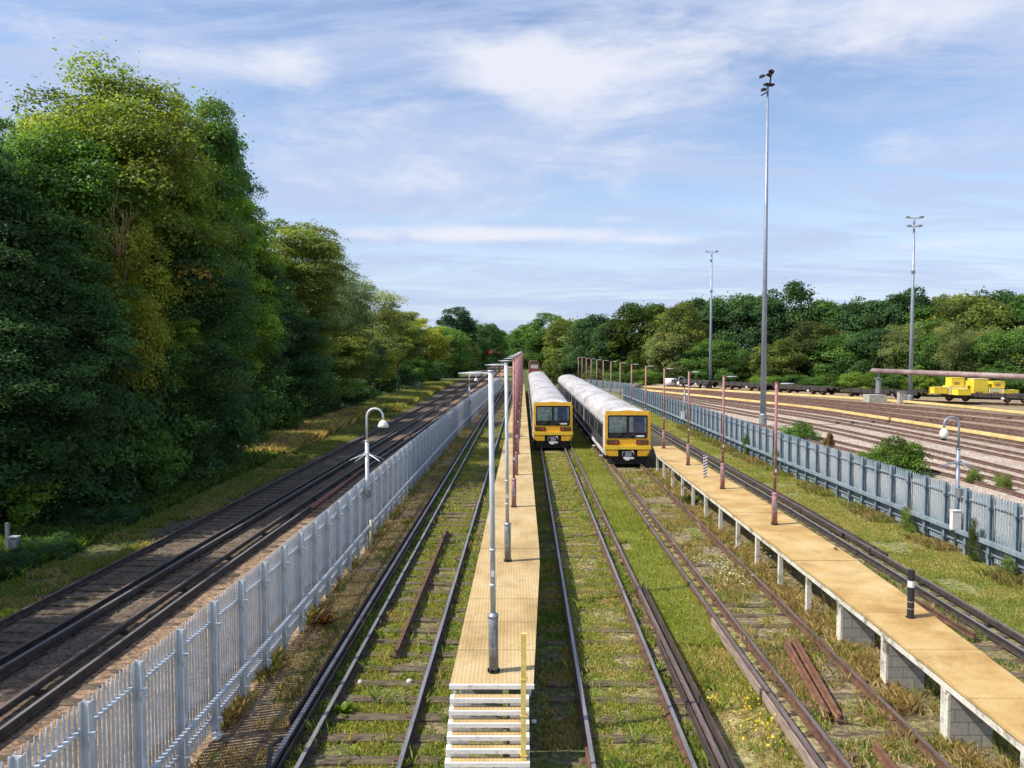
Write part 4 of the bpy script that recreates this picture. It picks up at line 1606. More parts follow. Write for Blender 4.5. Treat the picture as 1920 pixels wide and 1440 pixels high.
def wagon_parts(t, L_):
    mb = MB()
    mb.b2((-L_ / 2, -1.15, .95), (L_ / 2, 1.15, 1.12))
    for s in (-1, 1):
        mb.b2((-L_ / 2, s * 1.15 - .06, .72), (L_ / 2, s * 1.15 + .06, 1.16))
        for q in np.arange(-L_ / 2 + .8, L_ / 2, 1.3):
            mb.b2((q, s * 1.26 - .04, .7), (q + .12, s * 1.26 + .04, 1.3))
    mb.b2((-L_ / 2 + 2, -.3, .45), (L_ / 2 - 2, .3, .94))
    mb.build('flat_bed', M['raildark'], t)
    for q in (-L_ / 2 + 1.6, L_ / 2 - 1.6):
        mb = MB()
        for a in (-.8, .8):
            for s in (-1, 1):
                mb.tube([(q + a, s * .66, .55), (q + a, s * .82, .55)], .38, 14)
                mb.box((q + a, s * .98, .58), (.32, .22, .28), 0, 1)
        for s in (-1, 1):
            mb.box((q, s * .95, .62), (2.2, .12, .2))
        mb.build('bogie', [M['grime'], M['rustbright']], t)
    for s in (-1, 1):
        for b in (-.6, .6):
            MB().tube([(s * L_ / 2, b, .95), (s * (L_ / 2 + .3), b, .95), (s * (L_ / 2 + .3), b, .95), (s * (L_ / 2 + .35), b, .95)], [.07, .07, .16, .16], 8).build('buffer', M['rust'], t)
    mb = MB()
    mb.lathe((L_ * .18, -1.30, .62), [(0, .2), (.2, .0), (0, -.2)], 10)
    mb.build('handbrake_wheel', M['white'], t)


pts = resample(WP, 9.6)
proto = None
nw = len(pts) - 1
for i in range(nw):
    a, b = pts[i], pts[i + 1]
    ang = math.atan2(b[1] - a[1], b[0] - a[0])
    c = ((a[0] + b[0]) / 2, (a[1] + b[1]) / 2, .1)
    lab = '%s flat wagon in the parked row before the trees, counted from its far left end' % ORD[i]
    if proto is None:
        proto = thing('flat_wagon', lab, 'wagon', c, ang, 'flat wagons parked in the yard')
        wagon_parts(proto, 8.7)
    else:
        dup(proto, c, ang, lab)


# yellow machinery cases on the last wagons
def load(lab, px0, px1, py0, py1, dd, mats, kind):
    d = dd
    x0, x1 = XD(px0, d), XD(px1, d)
    z0, z1 = HZ(py1, d), HZ(py0, d)
    t = thing('machine_case', lab, 'machine case', ((x0 + x1) / 2, d, z0), group='yellow machine cases on the wagon')
    w_, h_ = x1 - x0, z1 - z0
    mb = MB()
    mb.b2((-w_ / 2, 0, 0), (w_ / 2, 1.2, h_))
    mb.build('case_body', M[mats[0]], t)
    mb = MB()
    mb.b2((-w_ / 2 - .02, -.02, h_ + .002), (w_ / 2 + .02, 1.22, h_ + .06))
    mb.build('case_lid', M[mats[1]], t)
    if kind:
        MB().b2((-w_ * .30, -.015, .16), (w_ * .12, -.003, .44)).build('vent_panel', M['loadbrown'], t)
    if kind == 2:
        MB().b2((w_ / 2 + .002, .05, .05), (w_ / 2 + .12, 1.15, h_ - .03)).build('side_panel', M['loadbrown'], t)


DD = 85.5
load('low yellow case at the left end of the machine load on the wagon', 1753, 1778, 727, 738, DD, ('loadyellow', 'loadyellow'), 0)
load('cream case with dark slots under the leftmost tall yellow case', 1780, 1811, 724.5, 740, DD, ('loadpale', 'loadyellow'), 1)
load('tall yellow case standing on the cream slotted case at the left', 1785, 1809, 709, 723.6, DD + .1, ('loadyellow', 'loadyellow'), 2)
load('flat yellow case low between the two slotted cases', 1798, 1822, 731, 741, DD - 1.3, ('loadyellow', 'loadyellow'), 0)
load('small yellow case set back between the two tall ones', 1816, 1829, 714, 738, DD + 1.8, ('loadyellow', 'loadbrown'), 0)
load('tallest cream and yellow case in the middle of the wagon load', 1827, 1854, 711, 741.5, DD - .3, ('loadyellow', 'loadpale'), 1)
load('cream case with two dark panels at the right of the wagon load', 1857, 1884, 727.5, 742.5, DD - .4, ('loadpale', 'loadyellow'), 1)
load('yellow case with ochre side standing on the right cream case', 1863, 1885, 716, 726.6, DD - .3, ('loadyellow', 'loadyellow'), 2)
load('long low yellow case at the right end of the wagon load', 1884, 1912, 732.5, 743.5, DD - .6, ('loadyellow', 'loadyellow'), 0)

# ------------------------------------------------------------------ far signals, trackside bits
for px, py, d, lab in ((920, 660, 150, 'small red signal disc among the trees at the far end of the main line'), (936, 661, 175, 'faint red signal to the right of the brighter red disc at the far end')):
    z = HZ(py, d)
    t = thing('railway_signal', lab, 'signal', (XD(px, d), d, 0))
    MB().tube([(0, .1, 0), (0, .1, z)], .07, 8).build('signal_post', M['black'], t)
    MB().box((0, 0, z), (.75, .12, .75)).build('backboard', M['black'], t)
    mb = MB()
    mb.tube([(0, -.065, z), (0, -.12, z)], .34 if px == 920 else .22, 14)
    mb.build('red_lens', M['signred'], t)
d = 128
t = thing('trackside_sign', 'small pale triangular sign above the far end of the right train', 'sign', (XD(1048, d), d, 0))
MB().tube([(.12, .05, 0), (.12, .05, HZ(690, d) + .2)], .06, 7).build('sign_post', M['stone'], t)
z = HZ(690, d)
mb = MB()
prism_y(mb, [(-.32, z), (.32, z), (.0, z + .75)], -.03, 0)
mb.build('sign_plate', M['white'], t)
x, y = G(395, 887)
t = thing('trackside_sign', 'grey plate on a pale post at the foot of the wooded bank', 'sign', (x, y, 0))
MB().b2((-.03, -.03, 0), (.03, .03, 1.02)).build('sign_post', M['stone'], t)
MB().b2((-.50, -.045, .58), (-.032, -.02, 1.0)).build('sign_plate', M['conc'], t)
x, y = G(15, 1042)
t = thing('trackside_post', 'thin grey post beside a small box in the brambles at far left', 'post', (x, y, 0))
MB().b2((-.045, -.04, 0), (.045, .04, .98)).build('post_shaft', M['galvdark'], t)
t = thing('relay_box', 'small blue grey box in the brambles beside a thin post at far left', 'box', (x + .26, y - .1, 0))
MB().b2((-.09, -.08, .25), (.12, .08, .58)).build('box_body', M['galv2'], t)
MB().b2((-.11, -.10, .582), (.14, .10, .61)).build('box_lid', M['galv'], t)
MB().tube([(.0, 0, 0), (.0, 0, .25)], .03, 6).build('box_stem', M['galvdark'], t)
x, y = G(781, 731)
t = thing('relay_box', 'distant grey trackside box by the sunlit grass on the left', 'box', (x, y, 0))
MB().b2((-.5, -.3, .1), (.5, .3, 1.1)).build('box_body', M['galv2'], t)
MB().b2((-.54, -.34, 1.102), (.54, .34, 1.16)).build('box_lid', M['galv'], t)
for px, py, r_, lab in ((407, 1386, .085, 'white rounded lump of litter at the foot of the left fence'), (768, 1281, .06, 'pale stone on a sleeper of the mossy left siding'),
                        (676, 1282, .055, 'grey white stone at the left end of a mossy siding sleeper'), (1001, 1356, .045, 'small white scrap in the shade beside the steps')):
    mb = MB()
    mb.sphere((0, 0, r_ * .6), r_, 9, 6, .8)
    mb.v = [(a + random.uniform(-.15, .15) * r_, b + random.uniform(-.15, .15) * r_, c) for a, b, c in mb.v]
    x, y = G(px, py)
    tag(mb.build('stone', M['white'] if 'litter' in lab or 'scrap' in lab else M['stone'], None, True, (x, y, 0)), lab, 'litter' if 'litter' in lab or 'scrap' in lab else 'stone')
x, y = G(1258, 722, .5)
t = thing('storage_tank', 'small white tank at the far left end of the wagon row', 'tank', (XD(1258, 126), 126, 0))
MB().tube([(-.9, 0, .75), (.9, 0, .75)], .62, 14).build('tank_shell', M['white'], t, True)
MB().b2((-.8, -.4, 0), (.8, .4, .2)).build('tank_cradle', M['galvdark'], t)

# ------------------------------------------------------------------ foliage
def raw_mesh(name, V, F4, tint, mat, smooth=False):
    """mesh from numpy arrays of equal-sized polygons with a colour per face"""
    k = F4.shape[1]
    me = bpy.data.meshes.new(name)
    me.vertices.add(len(V))
    me.vertices.foreach_set('co', V.astype(np.float32).ravel())
    me.loops.add(F4.size)
    me.loops.foreach_set('vertex_index', F4.astype(np.int32).ravel())
    me.polygons.add(len(F4))
    me.polygons.foreach_set('loop_start', (np.arange(len(F4)) * k).astype(np.int32))
    me.polygons.foreach_set('loop_total', np.full(len(F4), k, np.int32))
    a = me.attributes.new('tint', 'FLOAT_COLOR', 'FACE')
    a.data.foreach_set('color', np.concatenate([tint, np.ones((len(tint), 1))], 1).astype(np.float32).ravel())
    me.materials.append(mat)
    me.update(calc_edges=True)
    me.validate()
    return me


def unit(a):
    return a / np.maximum(np.linalg.norm(a, axis=-1, keepdims=True), 1e-9)


def leaves(cent, nrm, size, rng, aspect=.62):
    """one folded diamond leaf-spray per centre"""
    n = len(cent)
    up = unit(nrm + rng.normal(0, .55, (n, 3)))
    t = unit(np.cross(up, rng.normal(0, 1, (n, 3))))
    b = np.cross(up, t)
    s = (size * rng.uniform(.5, 1.45, n))[:, None]
    V = np.stack([cent - t * s * .5, cent + b * s * aspect * .5 + up * s * .10, cent + t * s * .5 - up * s * .12, cent - b * s * aspect * .5 + up * s * .10], 1)
    return V.reshape(-1, 3), np.arange(4 * n).reshape(n, 4)


def crown(name, seed, nclump, nleaf, lsize, lobes, droop=0.0, spiky=.0, autumn=.0, asp=1.0, cr=(.11, .30), full=False, pw=2.25):
    """unit crown (radius 1, height 2 asp): clumps gathered on a few lobes; leaves gathered on clumps"""
    rng = np.random.default_rng(seed)
    cs, rs, ds = [], [], []
    for (lx, ly, lz, lr, lzr), share in lobes:
        n = int(nclump * share)
        d = unit(rng.normal(0, 1, (n, 3)))
        rad = rng.uniform(.86, 1.02, n) if full else np.where(rng.random(n) < .78, rng.uniform(.70, 1.0, n), rng.uniform(.3, .7, n))
        d = d / (np.abs(d) ** pw).sum(1, keepdims=True) ** (1 / pw)
        p = d * rad[:, None] * np.array([lr, lr, lzr]) + np.array([lx, ly, lz])
        p[:, 2] *= asp
        cs.append(p)
        ds.append(d)
        rs.append(rng.uniform(*cr, n) * (.6 + .5 * lr))
    cs, rs, ds = np.concatenate(cs), np.concatenate(rs), np.concatenate(ds)
    k = len(cs)
    wts = rs ** 2 / np.sum(rs ** 2)
    idx = rng.choice(k, nleaf, p=wts)
    o = unit(rng.normal(0, 1, (nleaf, 3)))
    o[:, 2] = np.where((o[:, 2] < -.1) & (rng.random(nleaf) < .7), -o[:, 2], o[:, 2])
    rr = rs[idx] * rng.uniform(.35, 1.05, nleaf) ** .5
    if spiky:
        m = rng.random(nleaf) < spiky
        rr = np.where(m, rr * rng.uniform(1.1, 1.7, nleaf), rr)
    c = cs[idx] + o * rr[:, None] * np.array([1.15, 1.15, .92])
    c[:, 2] -= droop * rr * rng.random(nleaf) * 2
    nrm = unit(o * .8 + ds[idx] * .35 + np.array([0, 0, .38]))
    V, F = leaves(c, nrm, lsize, rng)
    base = rng.uniform(.55, 1.5, k)
    warm = np.where(rng.random(k) < .25, rng.uniform(.1, .4, k), 0)
    t = np.stack([base * (1 + warm * 1.0), base * (1 + warm * .4), base * (1 - warm * .2)], 1)
    if autumn:
        m = rng.random(k) < autumn
        t[m] = np.stack([rng.uniform(1.9, 2.7, m.sum()), rng.uniform(.95, 1.25, m.sum()), rng.uniform(.9, 1.2, m.sum())], 1)
    tint = t[idx] * rng.uniform(.72, 1.35, (nleaf, 1))
    return raw_mesh(name, V, F, tint, M['leaf'])


LOB = [
    [((0, 0, -.05, .80, .85), .5), ((.35, .1, -.25, .55, .5), .18), ((-.4, -.1, -.3, .52, .5), .17), ((.05, -.35, .3, .5, .5), .15)],
    [((0, 0, .1, .72, .85), .45), ((.42, -.2, .0, .5, .55), .2), ((-.35, .25, .25, .5, .5), .15), ((-.3, -.3, -.45, .55, .5), .2)],
    [((.1, 0, 0, .70, .95), .45), ((-.42, 0, -.1, .5, .7), .25), ((.3, .3, .45, .45, .45), .15), ((.3, -.35, -.5, .5, .45), .15)],
    [((0, 0, -.1, .95, .9), .6), ((.25, 0, .35, .55, .5), .2), ((-.35, 0, .3, .5, .5), .2)],
]
HI = [crown('crown', 101 + i, 210, 80000, .042, LOB[i % 4], spiky=.10, autumn=.006, asp=1.9) for i in range(4)]
BIG = crown('crown', 131, 230, 95000, .033, [((0, 0, .0, .80, .9), .5), ((.12, -.1, .45, .55, .5), .16), ((-.35, 0, .1, .55, .5), .12), ((.6, -.1, -.35, .42, .35), .12), ((-.2, -.3, -.4, .6, .5), .10)], spiky=.13, autumn=.035, asp=1.4, pw=2.0)
LO = [crown('crown', 151 + i, 190, 24000, .06, LOB[(3, 0, 3, 1)[i]], spiky=.04, asp=1.15, full=True, cr=(.12, .26)) for i in range(4)]
WISP = [crown('crown', 171 + i, 140, 26000, .046, LOB[(i + 1) % 4], spiky=.3, droop=.5, asp=1.5) for i in range(2)]
BUSH = [crown('foliage', 191 + i, 90, 16000, .065, [((0, 0, -.1, .9, .8), .55), ((.35, .1, .1, .6, .6), .22), ((-.4, -.1, 0, .55, .6), .23)], spiky=.15) for i in range(3)]
ASP = {m_.name: v_ for ms_, v_ in ((HI, 1.9), ([BIG], 1.4), (LO, 1.15), (WISP, 1.5), (BUSH, 1.0)) for m_ in ms_}


def trunk_mesh(seed, pale=False):
    """unit trunk with limbs: z 0 at the ground, 1 at the crown's middle; radius about .035"""
    r = random.Random(seed)
    mb = MB()
    pts = [(0, 0, -.05)]
    for i in range(1, 7):
        pts.append((pts[-1][0] + r.uniform(-.02, .02), pts[-1][1] + r.uniform(-.02, .02), i / 6 * 1.05))
    mb.tube(pts, [.045, .036, .032, .028, .023, .016, .008], 8)
    for k in range(9):
        i = r.choice([2, 3, 3, 4, 4, 5])
        p = pts[i]
        a, l = r.uniform(0, 6.28), r.uniform(.22, .42)
        q = (p[0] + math.cos(a) * l * .5, p[1] + math.sin(a) * l * .5, p[2] + l * .45)
        e = (p[0] + math.cos(a) * l, p[1] + math.sin(a) * l, p[2] + l * r.uniform(.7, 1.2))
        mb.tube([p, q, e], [.018, .012, .004], 6)
    return mb.mesh('trunk', M['palebark' if pale else 'bark'], True)


TRK = [trunk_mesh(i) for i in range(3)] + [trunk_mesh(9, True)]


def tree(name, label, x, y, top, rx, mesh, color, base=0.0, z0=0.0, rz=None, ry=None, group=None, pale=False, cat='tree'):
    """crown reaches from z0 + base to z0 + top"""
    t = thing(name, label, cat, (x, y, z0), 0, group)
    zc, rz_ = (top + base) / 2, (top - base) / 2
    c = ob('crown' if cat == 'tree' else 'foliage', mesh, t, (0, 0, zc), random.uniform(0, 6.28) if rz is None else rz)
    c.scale = (rx, ry or rx, rz_ / ASP[mesh.name])
    c.color = (*color, 1)
    k = ob('trunk' if cat == 'tree' else 'stem', TRK[3 if pale else random.randrange(3)], t, (0, 0, 0), random.uniform(0, 6.28))
    k.scale = (max(1.2, rx * 1.25), max(1.2, rx * 1.25), max(.3, zc * 1.1))
    return t


DARK, MIDG, BRI, OLIVE, YEL, GREY, PINE, PALE, BRN = ((.070, .150, .056), (.110, .225, .054), (.215, .36, .060), (.17, .235, .06), (.29, .33, .05),
                                                     (.18, .25, .13), (.040, .092, .05), (.22, .28, .105), (.17, .12, .05))
OG = (.175, .245, .05)
LEFT = [
    (2, 190, 24, 1.2, HI[1], DARK, 3, 'broadleaf_tree', 'very dark tree top at the left edge beside the tallest tree'),
    # px, top py, distance, rx, mesh, colour, base, name, label
    (-60, 215, 22, 2.4, HI[0], DARK, 2, 'broadleaf_tree', 'dark tree cut off by the left edge of the picture'),
    (222, 128, 28, 3.8, BIG, OG, 6.0, 'broadleaf_tree', 'tallest tree on the left, olive crown with rusty autumn tinges'),
    (372, 165, 31, 2.3, HI[1], MIDG, 5, 'broadleaf_tree', 'dark green tree whose boughs reach out right of the tallest tree'),
    (435, 235, 31, 1.5, HI[2], DARK, 6.2, 'broadleaf_tree', 'leaning dark bough topped tree, rightmost beside the tallest tree'),
    (95, 205, 24, 2.4, HI[3], MIDG, 3, 'broadleaf_tree', 'mid green tree in front of the left half of the tallest tree'),
    (10, 330, 20.5, 2.0, HI[1], DARK, 2.5, 'broadleaf_tree', 'shadowy tree at the left edge below the cut off dark one'),
    (310, 262, 26, 2.1, HI[0], BRI, 4, 'broadleaf_tree', 'bright lime green tree below the tallest tree crown'),
    (230, 385, 22.5, 1.5, WISP[0], YEL, 3.5, 'broadleaf_tree', 'yellow leaved twiggy tree with bare brown branches'),
    (425, 330, 29.5, 2.0, HI[2], BRI, 3, 'broadleaf_tree', 'light green tree at the right end of the tall left group'),
    (130, 420, 21.5, 2.1, HI[2], DARK, 2, 'broadleaf_tree', 'dark blue green tree left of the yellow twiggy one'),
    (345, 430, 25.5, 2.2, HI[3], DARK, 2, 'broadleaf_tree', 'dark green tree right of the yellow twiggy one'),
    (455, 455, 30, 2.1, HI[1], DARK, 2, 'broadleaf_tree', 'deep green shaded tree under the light green one'),
    (320, 545, 23.2, 1.15, HI[0], BRI, 2.8, 'broadleaf_tree', 'small bright green sapling catching sun in the shaded bank'),
    (30, 560, 19.2, 1.9, HI[3], DARK, 1, 'broadleaf_tree', 'low dark tree at the left edge above the brambles'),
    (545, 402, 37.5, 2.9, HI[1], OLIVE, 3, 'broadleaf_tree', 'large olive tree standing right of the tall left group'),
    (612, 450, 41, 1.9, WISP[0], GREY, 4.5, 'broadleaf_tree', 'airy grey green tree right of the olive green large one'),
    (655, 505, 46, 1.7, WISP[0], GREY, 5, 'broadleaf_tree', 'thin greyish tree with sky showing through its crown'),
    (530, 560, 35, 2.2, HI[1], DARK, 1, 'broadleaf_tree', 'dark tree under the olive green large one'),
    (605, 585, 41, 2.4, HI[3], OLIVE, 1, 'broadleaf_tree', 'brownish green tree below the airy grey one'),
    (700, 542, 54, 2.7, WISP[1], PALE, 3, 'broadleaf_tree', 'pale yellowish tree on the falling skyline of the left bank'),
    (665, 605, 47, 1.9, HI[2], DARK, 1, 'broadleaf_tree', 'very dark tree in front of the pale yellowish one'),
    (745, 572, 65, 2.8, HI[0], OLIVE, 2, 'broadleaf_tree', 'olive tree just past the pale yellowish one on the left skyline'),
    (712, 650, 55, 1.35, HI[1], YEL, .8, 'broadleaf_tree', 'small yellow green tree at the foot of the left bank'),
    (782, 592, 76, 2.9, LO[1], YEL, 2, 'broadleaf_tree', 'yellow tinged round tree on the left skyline before the dark pine'),
    (775, 660, 68, 1.6, LO[2], MIDG, .5, 'broadleaf_tree', 'small mid green tree leaning to the main line'),
    (822, 608, 92, 3.4, LO[0], MIDG, 1, 'broadleaf_tree', 'green tree in front of the dark pine'),
    (855, 577, 122, 3.2, LO[3], PINE, 5, 'pine_tree', 'dark pine standing highest on the far left skyline'),
    (852, 618, 100, 2.8, LO[2], OLIVE, .5, 'broadleaf_tree', 'sunlit olive tree right in front of the dark pine'),
    (885, 596, 125, 3.0, LO[1], DARK, .5, 'broadleaf_tree', 'tall dark tree just right of the dark pine'),
    (905, 603, 150, 3.6, LO[0], DARK, .5, 'broadleaf_tree', 'dark tree near the left side of the far gap'),
    (926, 612, 205, 4.2, LO[2], MIDG, .5, 'broadleaf_tree', 'last green tree on the left of the far gap'),
]
def edge(px):
    """distance of the foot of the wooded bank"""
    return float(np.interp(px, [-100, 0, 250, 380, 460, 560, 650, 740, 800, 860, 900, 930], [24, 25.4, 30.8, 37.4, 47, 60, 80, 106, 131, 175, 230, 290]))


BK = lambda x: min(1.4, max(0, (-16.5 - x) * .12))
for px, py, d, rx, me, colr, base, nm, lab in LEFT:
    d2 = edge(px) + max(.8, 5.5 * (1 - (py - 92) / 420)) * edge(px) / 32 if px > -100 else d
    rx, base, d = rx * d2 / d, base * d2 / d * .9, d2
    d *= .965
    rx *= 1.06
    x = XD(px, d)
    gz = BK(x)
    tree(nm, lab, x, d, HZ(py, d) - gz, rx, me, colr, base, gz, group='trees on the left bank')
for k, (y, h) in enumerate(((18.5, 10.5), (13.0, 10.0), (7.6, 10.0))):
    tree('broadleaf_tree', ['tree of the left bank just beyond the left edge of the picture', 'second tree of the left bank outside the picture', 'tree of the left bank level with the viewpoint, outside the picture'][k],
         -17.6, y, h, 3.2, HI[k], MIDG, .5, .1, group='trees on the left bank')
# understorey along the bank
UND = [(-60, 700, 17.8, 2.0, DARK), (40, 690, 18.6, 1.9, DARK), (140, 640, 20.0, 1.9, MIDG), (225, 600, 21.5, 1.7, DARK), (300, 640, 22.5, 1.6, MIDG), (390, 610, 26, 1.9, DARK),
       (455, 650, 28.5, 1.7, DARK), (500, 680, 32, 1.8, MIDG), (560, 660, 37, 2.1, DARK), (620, 690, 42, 2.1, DARK), (660, 690, 47.5, 2.0, MIDG), (705, 690, 55, 2.0, DARK), (745, 680, 62, 2.2, DARK),
       (800, 668, 80, 2.6, DARK), (840, 668, 100, 2.6, MIDG), (872, 664, 118, 2.6, DARK), (893, 662, 138, 3, DARK),
       (20, 840, 17.4, 1.2, BRI), (110, 815, 18.3, 1.4, DARK), (190, 800, 20.0, 1.4, DARK), (262, 790, 22, 1.5, MIDG), (335, 790, 24.8, 1.5, DARK), (395, 770, 28.5, 1.6, DARK), (455, 755, 32, 1.5, MIDG), (528, 738, 38, 1.6, DARK), (590, 728, 44, 1.6, DARK)]
places = ['under the cut off dark tree', 'below the low dark tree at the left edge', 'under the mid green tree', 'under the yellow twiggy tree', 'below the bright sapling', 'under the light green tree',
          'under the deep green shaded tree', 'between the tall group and the olive tree', 'under the olive green large tree', 'under the airy grey tree', 'at the foot of the very dark tree', 'under the pale yellowish tree', 'beyond the sunlit dry grass',
          'under the yellow tinged round tree', 'at the foot of the sunlit olive tree', 'under the tall dark tree by the pine', 'closest to the far gap',
          'catching light at the left edge', 'behind the thin grey post', 'in the deepest shade of the bank', 'above the brambles in the middle of the bank', 'left of the grey trackside plate', 'behind the grey trackside plate', 'right of the grey trackside plate', 'at the left end of the dry grass', 'behind the dry grass by the main line']
for k, ((px, py, d, rx, colr), pl) in enumerate(zip(UND, places)):
    d2 = edge(px) * (1.0 if py > 720 else 1.04)
    rx, d = rx * d2 / d * 1.05, d2
    x = XD(px, d) - .5
    gz = BK(x)
    tree('shrub', ('dense green shrub ' if colr != BRI else 'light green shrub ') + pl, x, d, HZ(py, d) - gz, rx, BUSH[k % 3], colr, -.35, gz, group='shrubs along the left bank', cat='shrub')

RIGHT = [
    (968, 622, 290, 6.5, LO[0], MIDG, 'green tree at the right of the far gap'), (1000, 603, 235, 6.5, LO[1], MIDG, 'rounded tree rising right of the far gap'),
    (1035, 590, 195, 6.0, LO[3], MIDG, 'broad smooth crowned tree behind the left train roof'), (1078, 592, 178, 5.5, LO[0], OLIVE, 'olive tree behind the far end of the right train'),
    (1115, 586, 165, 5.0, LO[2], DARK, 'dark tree above the far lamp posts'), (1155, 592, 155, 4.4, LO[1], DARK, 'dark tree left of the big yellow green one'),
    (1207, 562, 150, 5.4, LO[0], (.062, .115, .018), 'big fresh green tree above the far end of the right fence'), (1248, 563, 160, 4.6, LO[2], DARK, 'dark tree just behind the big fresh green one'),
    (1268, 572, 143, 4.6, LO[3], OLIVE, 'drooping olive tree left of the distant slim mast'), (1310, 552, 168, 6.0, LO[1], DARK, 'dark tree behind the distant slim mast'),
    (1365, 546, 165, 6.4, LO[0], DARK, 'dark round tree right of the distant slim mast'), (1420, 548, 160, 6.0, LO[2], DARK, 'dark tree left of the tallest mast'),
    (1475, 535, 160, 6.6, LO[3], DARK, 'tall dark tree right of the tallest mast, highest on that skyline'), (1535, 556, 158, 5.6, LO[1], MIDG, 'mid green tree stepping down from the tall dark one'),
    (1590, 561, 156, 6.0, LO[0], DARK, 'dark tree in the dip of the right skyline'), (1645, 549, 152, 5.6, LO[2], DARK, 'dark domed tree left of the two crossbar mast'),
    (1695, 545, 150, 5.2, LO[3], DARK, 'dark tree directly behind the two crossbar mast'), (1742, 566, 145, 5.0, LO[1], MIDG, 'lower green tree just right of the two crossbar mast'),
    (1795, 543, 146, 6.2, LO[0], OLIVE, 'olive domed tree above the yellow machine cases'), (1855, 538, 150, 5.6, LO[2], DARK, 'dark crested tree near the right edge'),
    (1905, 544, 146, 6.0, LO[1], MIDG, 'green tree on the skyline at the right edge'), (1975, 540, 146, 6.5, LO[3], DARK, 'dark tree cut off by the right edge'),
    # nearer row
    (1258, 615, 140, 3.6, LO[0], PALE, 'grey green weeping tree left of the dark gap'), (1340, 632, 136, 4.4, LO[2], MIDG, 'low leafy tree beside the distant slim mast'),
    (1405, 660, 126, 3.4, LO[1], (.045, .09, .015), 'rounded dark leaved bush tree behind the flat wagons'), (1455, 640, 122, 3.6, LO[3], OLIVE, 'olive tree just right of the tallest mast'),
    (1535, 606, 124, 4.9, LO[3], (.085, .12, .035), 'broad smooth pale green domed tree'), (1588, 622, 119, 4.0, LO[0], MIDG, 'green tree right of the pale domed one'),
    (1640, 612, 116, 4.0, LO[2], DARK, 'dark tree above the end of the maroon beam'), (1690, 596, 112, 3.0, WISP[0], PALE, 'pale birch left of the two crossbar mast'),
    (1735, 625, 110, 3.4, LO[1], MIDG, 'green tree between the two crossbar mast and the pale birches'), (1788, 600, 106, 2.7, WISP[1], PALE, 'pale birch with weeping twigs above the machine cases'),
    (1838, 606, 108, 3.0, WISP[0], PALE, 'second pale birch right of the weeping one'), (1890, 612, 104, 3.4, LO[0], MIDG, 'bushy green tree behind the right end of the wagon'), (1950, 606, 104, 4.0, LO[2], PALE, 'pale tree cut off at the right edge, nearer row'),
]
for px, py, d, rx, me, colr, lab in RIGHT:
    tree('broadleaf_tree' if 'birch' not in lab else 'birch_tree', lab, XD(px, d), d, HZ(py, d), rx * 1.3, me, tuple(c * .80 for c in colr), -.6, 0, group='trees beyond the yard', pale='birch' in lab)
SCR = [(1035, 668, 120, 1.6, OLIVE, 'behind the roof of the left train'), (1075, 672, 140, 3.5, DARK, 'left of the far lamp posts'), (1120, 690, 125, 3.2, OLIVE, 'behind the far lamp posts of the right walkway'), (1165, 692, 122, 3.0, MIDG, 'behind the short far fence'),
       (1205, 690, 132, 2.6, BRI, 'light green, by the far end of the right fence'), (1240, 692, 138, 3.4, MIDG, 'left of the white tank'), (1285, 690, 137, 3.4, MIDG, 'above the white tank'), (1318, 690, 134, 3.0, MIDG, 'behind the distant slim mast foot'),
       (1368, 690, 125, 2.8, MIDG, 'behind the first flat wagons'), (1440, 700, 117, 2.6, BRI, 'left of the tallest mast'), (1490, 700, 113, 3.0, MIDG, 'right of the tallest mast'), (1550, 698, 110, 3.0, MIDG, 'behind the middle flat wagons'),
       (1610, 690, 107, 2.8, BRI, 'left of the maroon beam column'), (1668, 692, 104, 2.6, MIDG, 'under the maroon beam'), (1730, 690, 101, 2.8, BRI, 'behind the right slim mast foot'), (1800, 690, 99, 3.0, MIDG, 'behind the yellow machine cases'), (1870, 690, 97, 3.0, MIDG, 'behind the right machine cases'), (1935, 690, 97, 3, MIDG, 'at the right edge behind the wagon')]
for k, (px, py, d, rx, colr, pl) in enumerate(SCR):
    tree('shrub', 'scrubby bush ' + pl, XD(px, d), d, HZ(py, d), rx, BUSH[k % 3], tuple(c * .68 for c in colr), -.3, 0, group='scrub along the far side of the yard', cat='shrub')

# bushes and climbers by the right fence
for px, pyb, pyt, rx, colr, lab in ((1497, 824, 786, 1.3, MIDG, 'small dark green bush behind the right fence near the tallest mast'), (1683, 884, 812, 1.9, (.085, .165, .03), 'big leafy bush behind the middle of the right fence'),
                                    (1640, 872, 838, 1.1, OLIVE, 'low bramble left of the big bush behind the right fence'), (1826, 905, 872, .42, OLIVE, 'thin weed clump behind the right fence by the globe lamp'),
                                    (1880, 918, 880, .38, OLIVE, 'tall thin weed behind the right fence close to the right edge'), (1555, 838, 806, .4, BRN, 'dry brown weed behind the right fence between the two bushes')):
    x, y = G(px, pyb)
    x = max(x, 14.4 + rx * .3)
    tree('bush', lab, x, y, HZ(pyt, y), rx, BUSH[random.randrange(3)], colr, -HZ(pyt, y) * .7, 0, group='bushes behind the right fence', cat='bush')
for px, y, w_, h_, z_, colr, lab in ((1846, 21.9, .30, 1.25, .0, (.07, .10, .025), 'creeper climbing the right fence beside the white box'), (1755, 25.6, .55, .8, .0, OLIVE, 'low creeper on the right fence left of the globe lamp'),
                                     (1398, 43.5, .35, 1.4, .0, MIDG, 'thin creeper on the right fence below the tallest mast'), (1466, 38.5, .4, 1.2, .0, MIDG, 'dark creeper on the right fence behind the nearest maroon post'),
                                     (1905, 20.3, .3, .6, .0, OLIVE, 'creeper at the foot of the right fence at the edge')):
    t = thing('creeper', lab, 'creeper', (13.28, y, z_), 0, 'creepers on the right fence')
    c = ob('foliage', WISP[len(lab) % 2], t, (0, 0, h_ * .5), 0)
    c.scale = (.13, w_, h_ * .36)
    c.color = (*colr, 1)


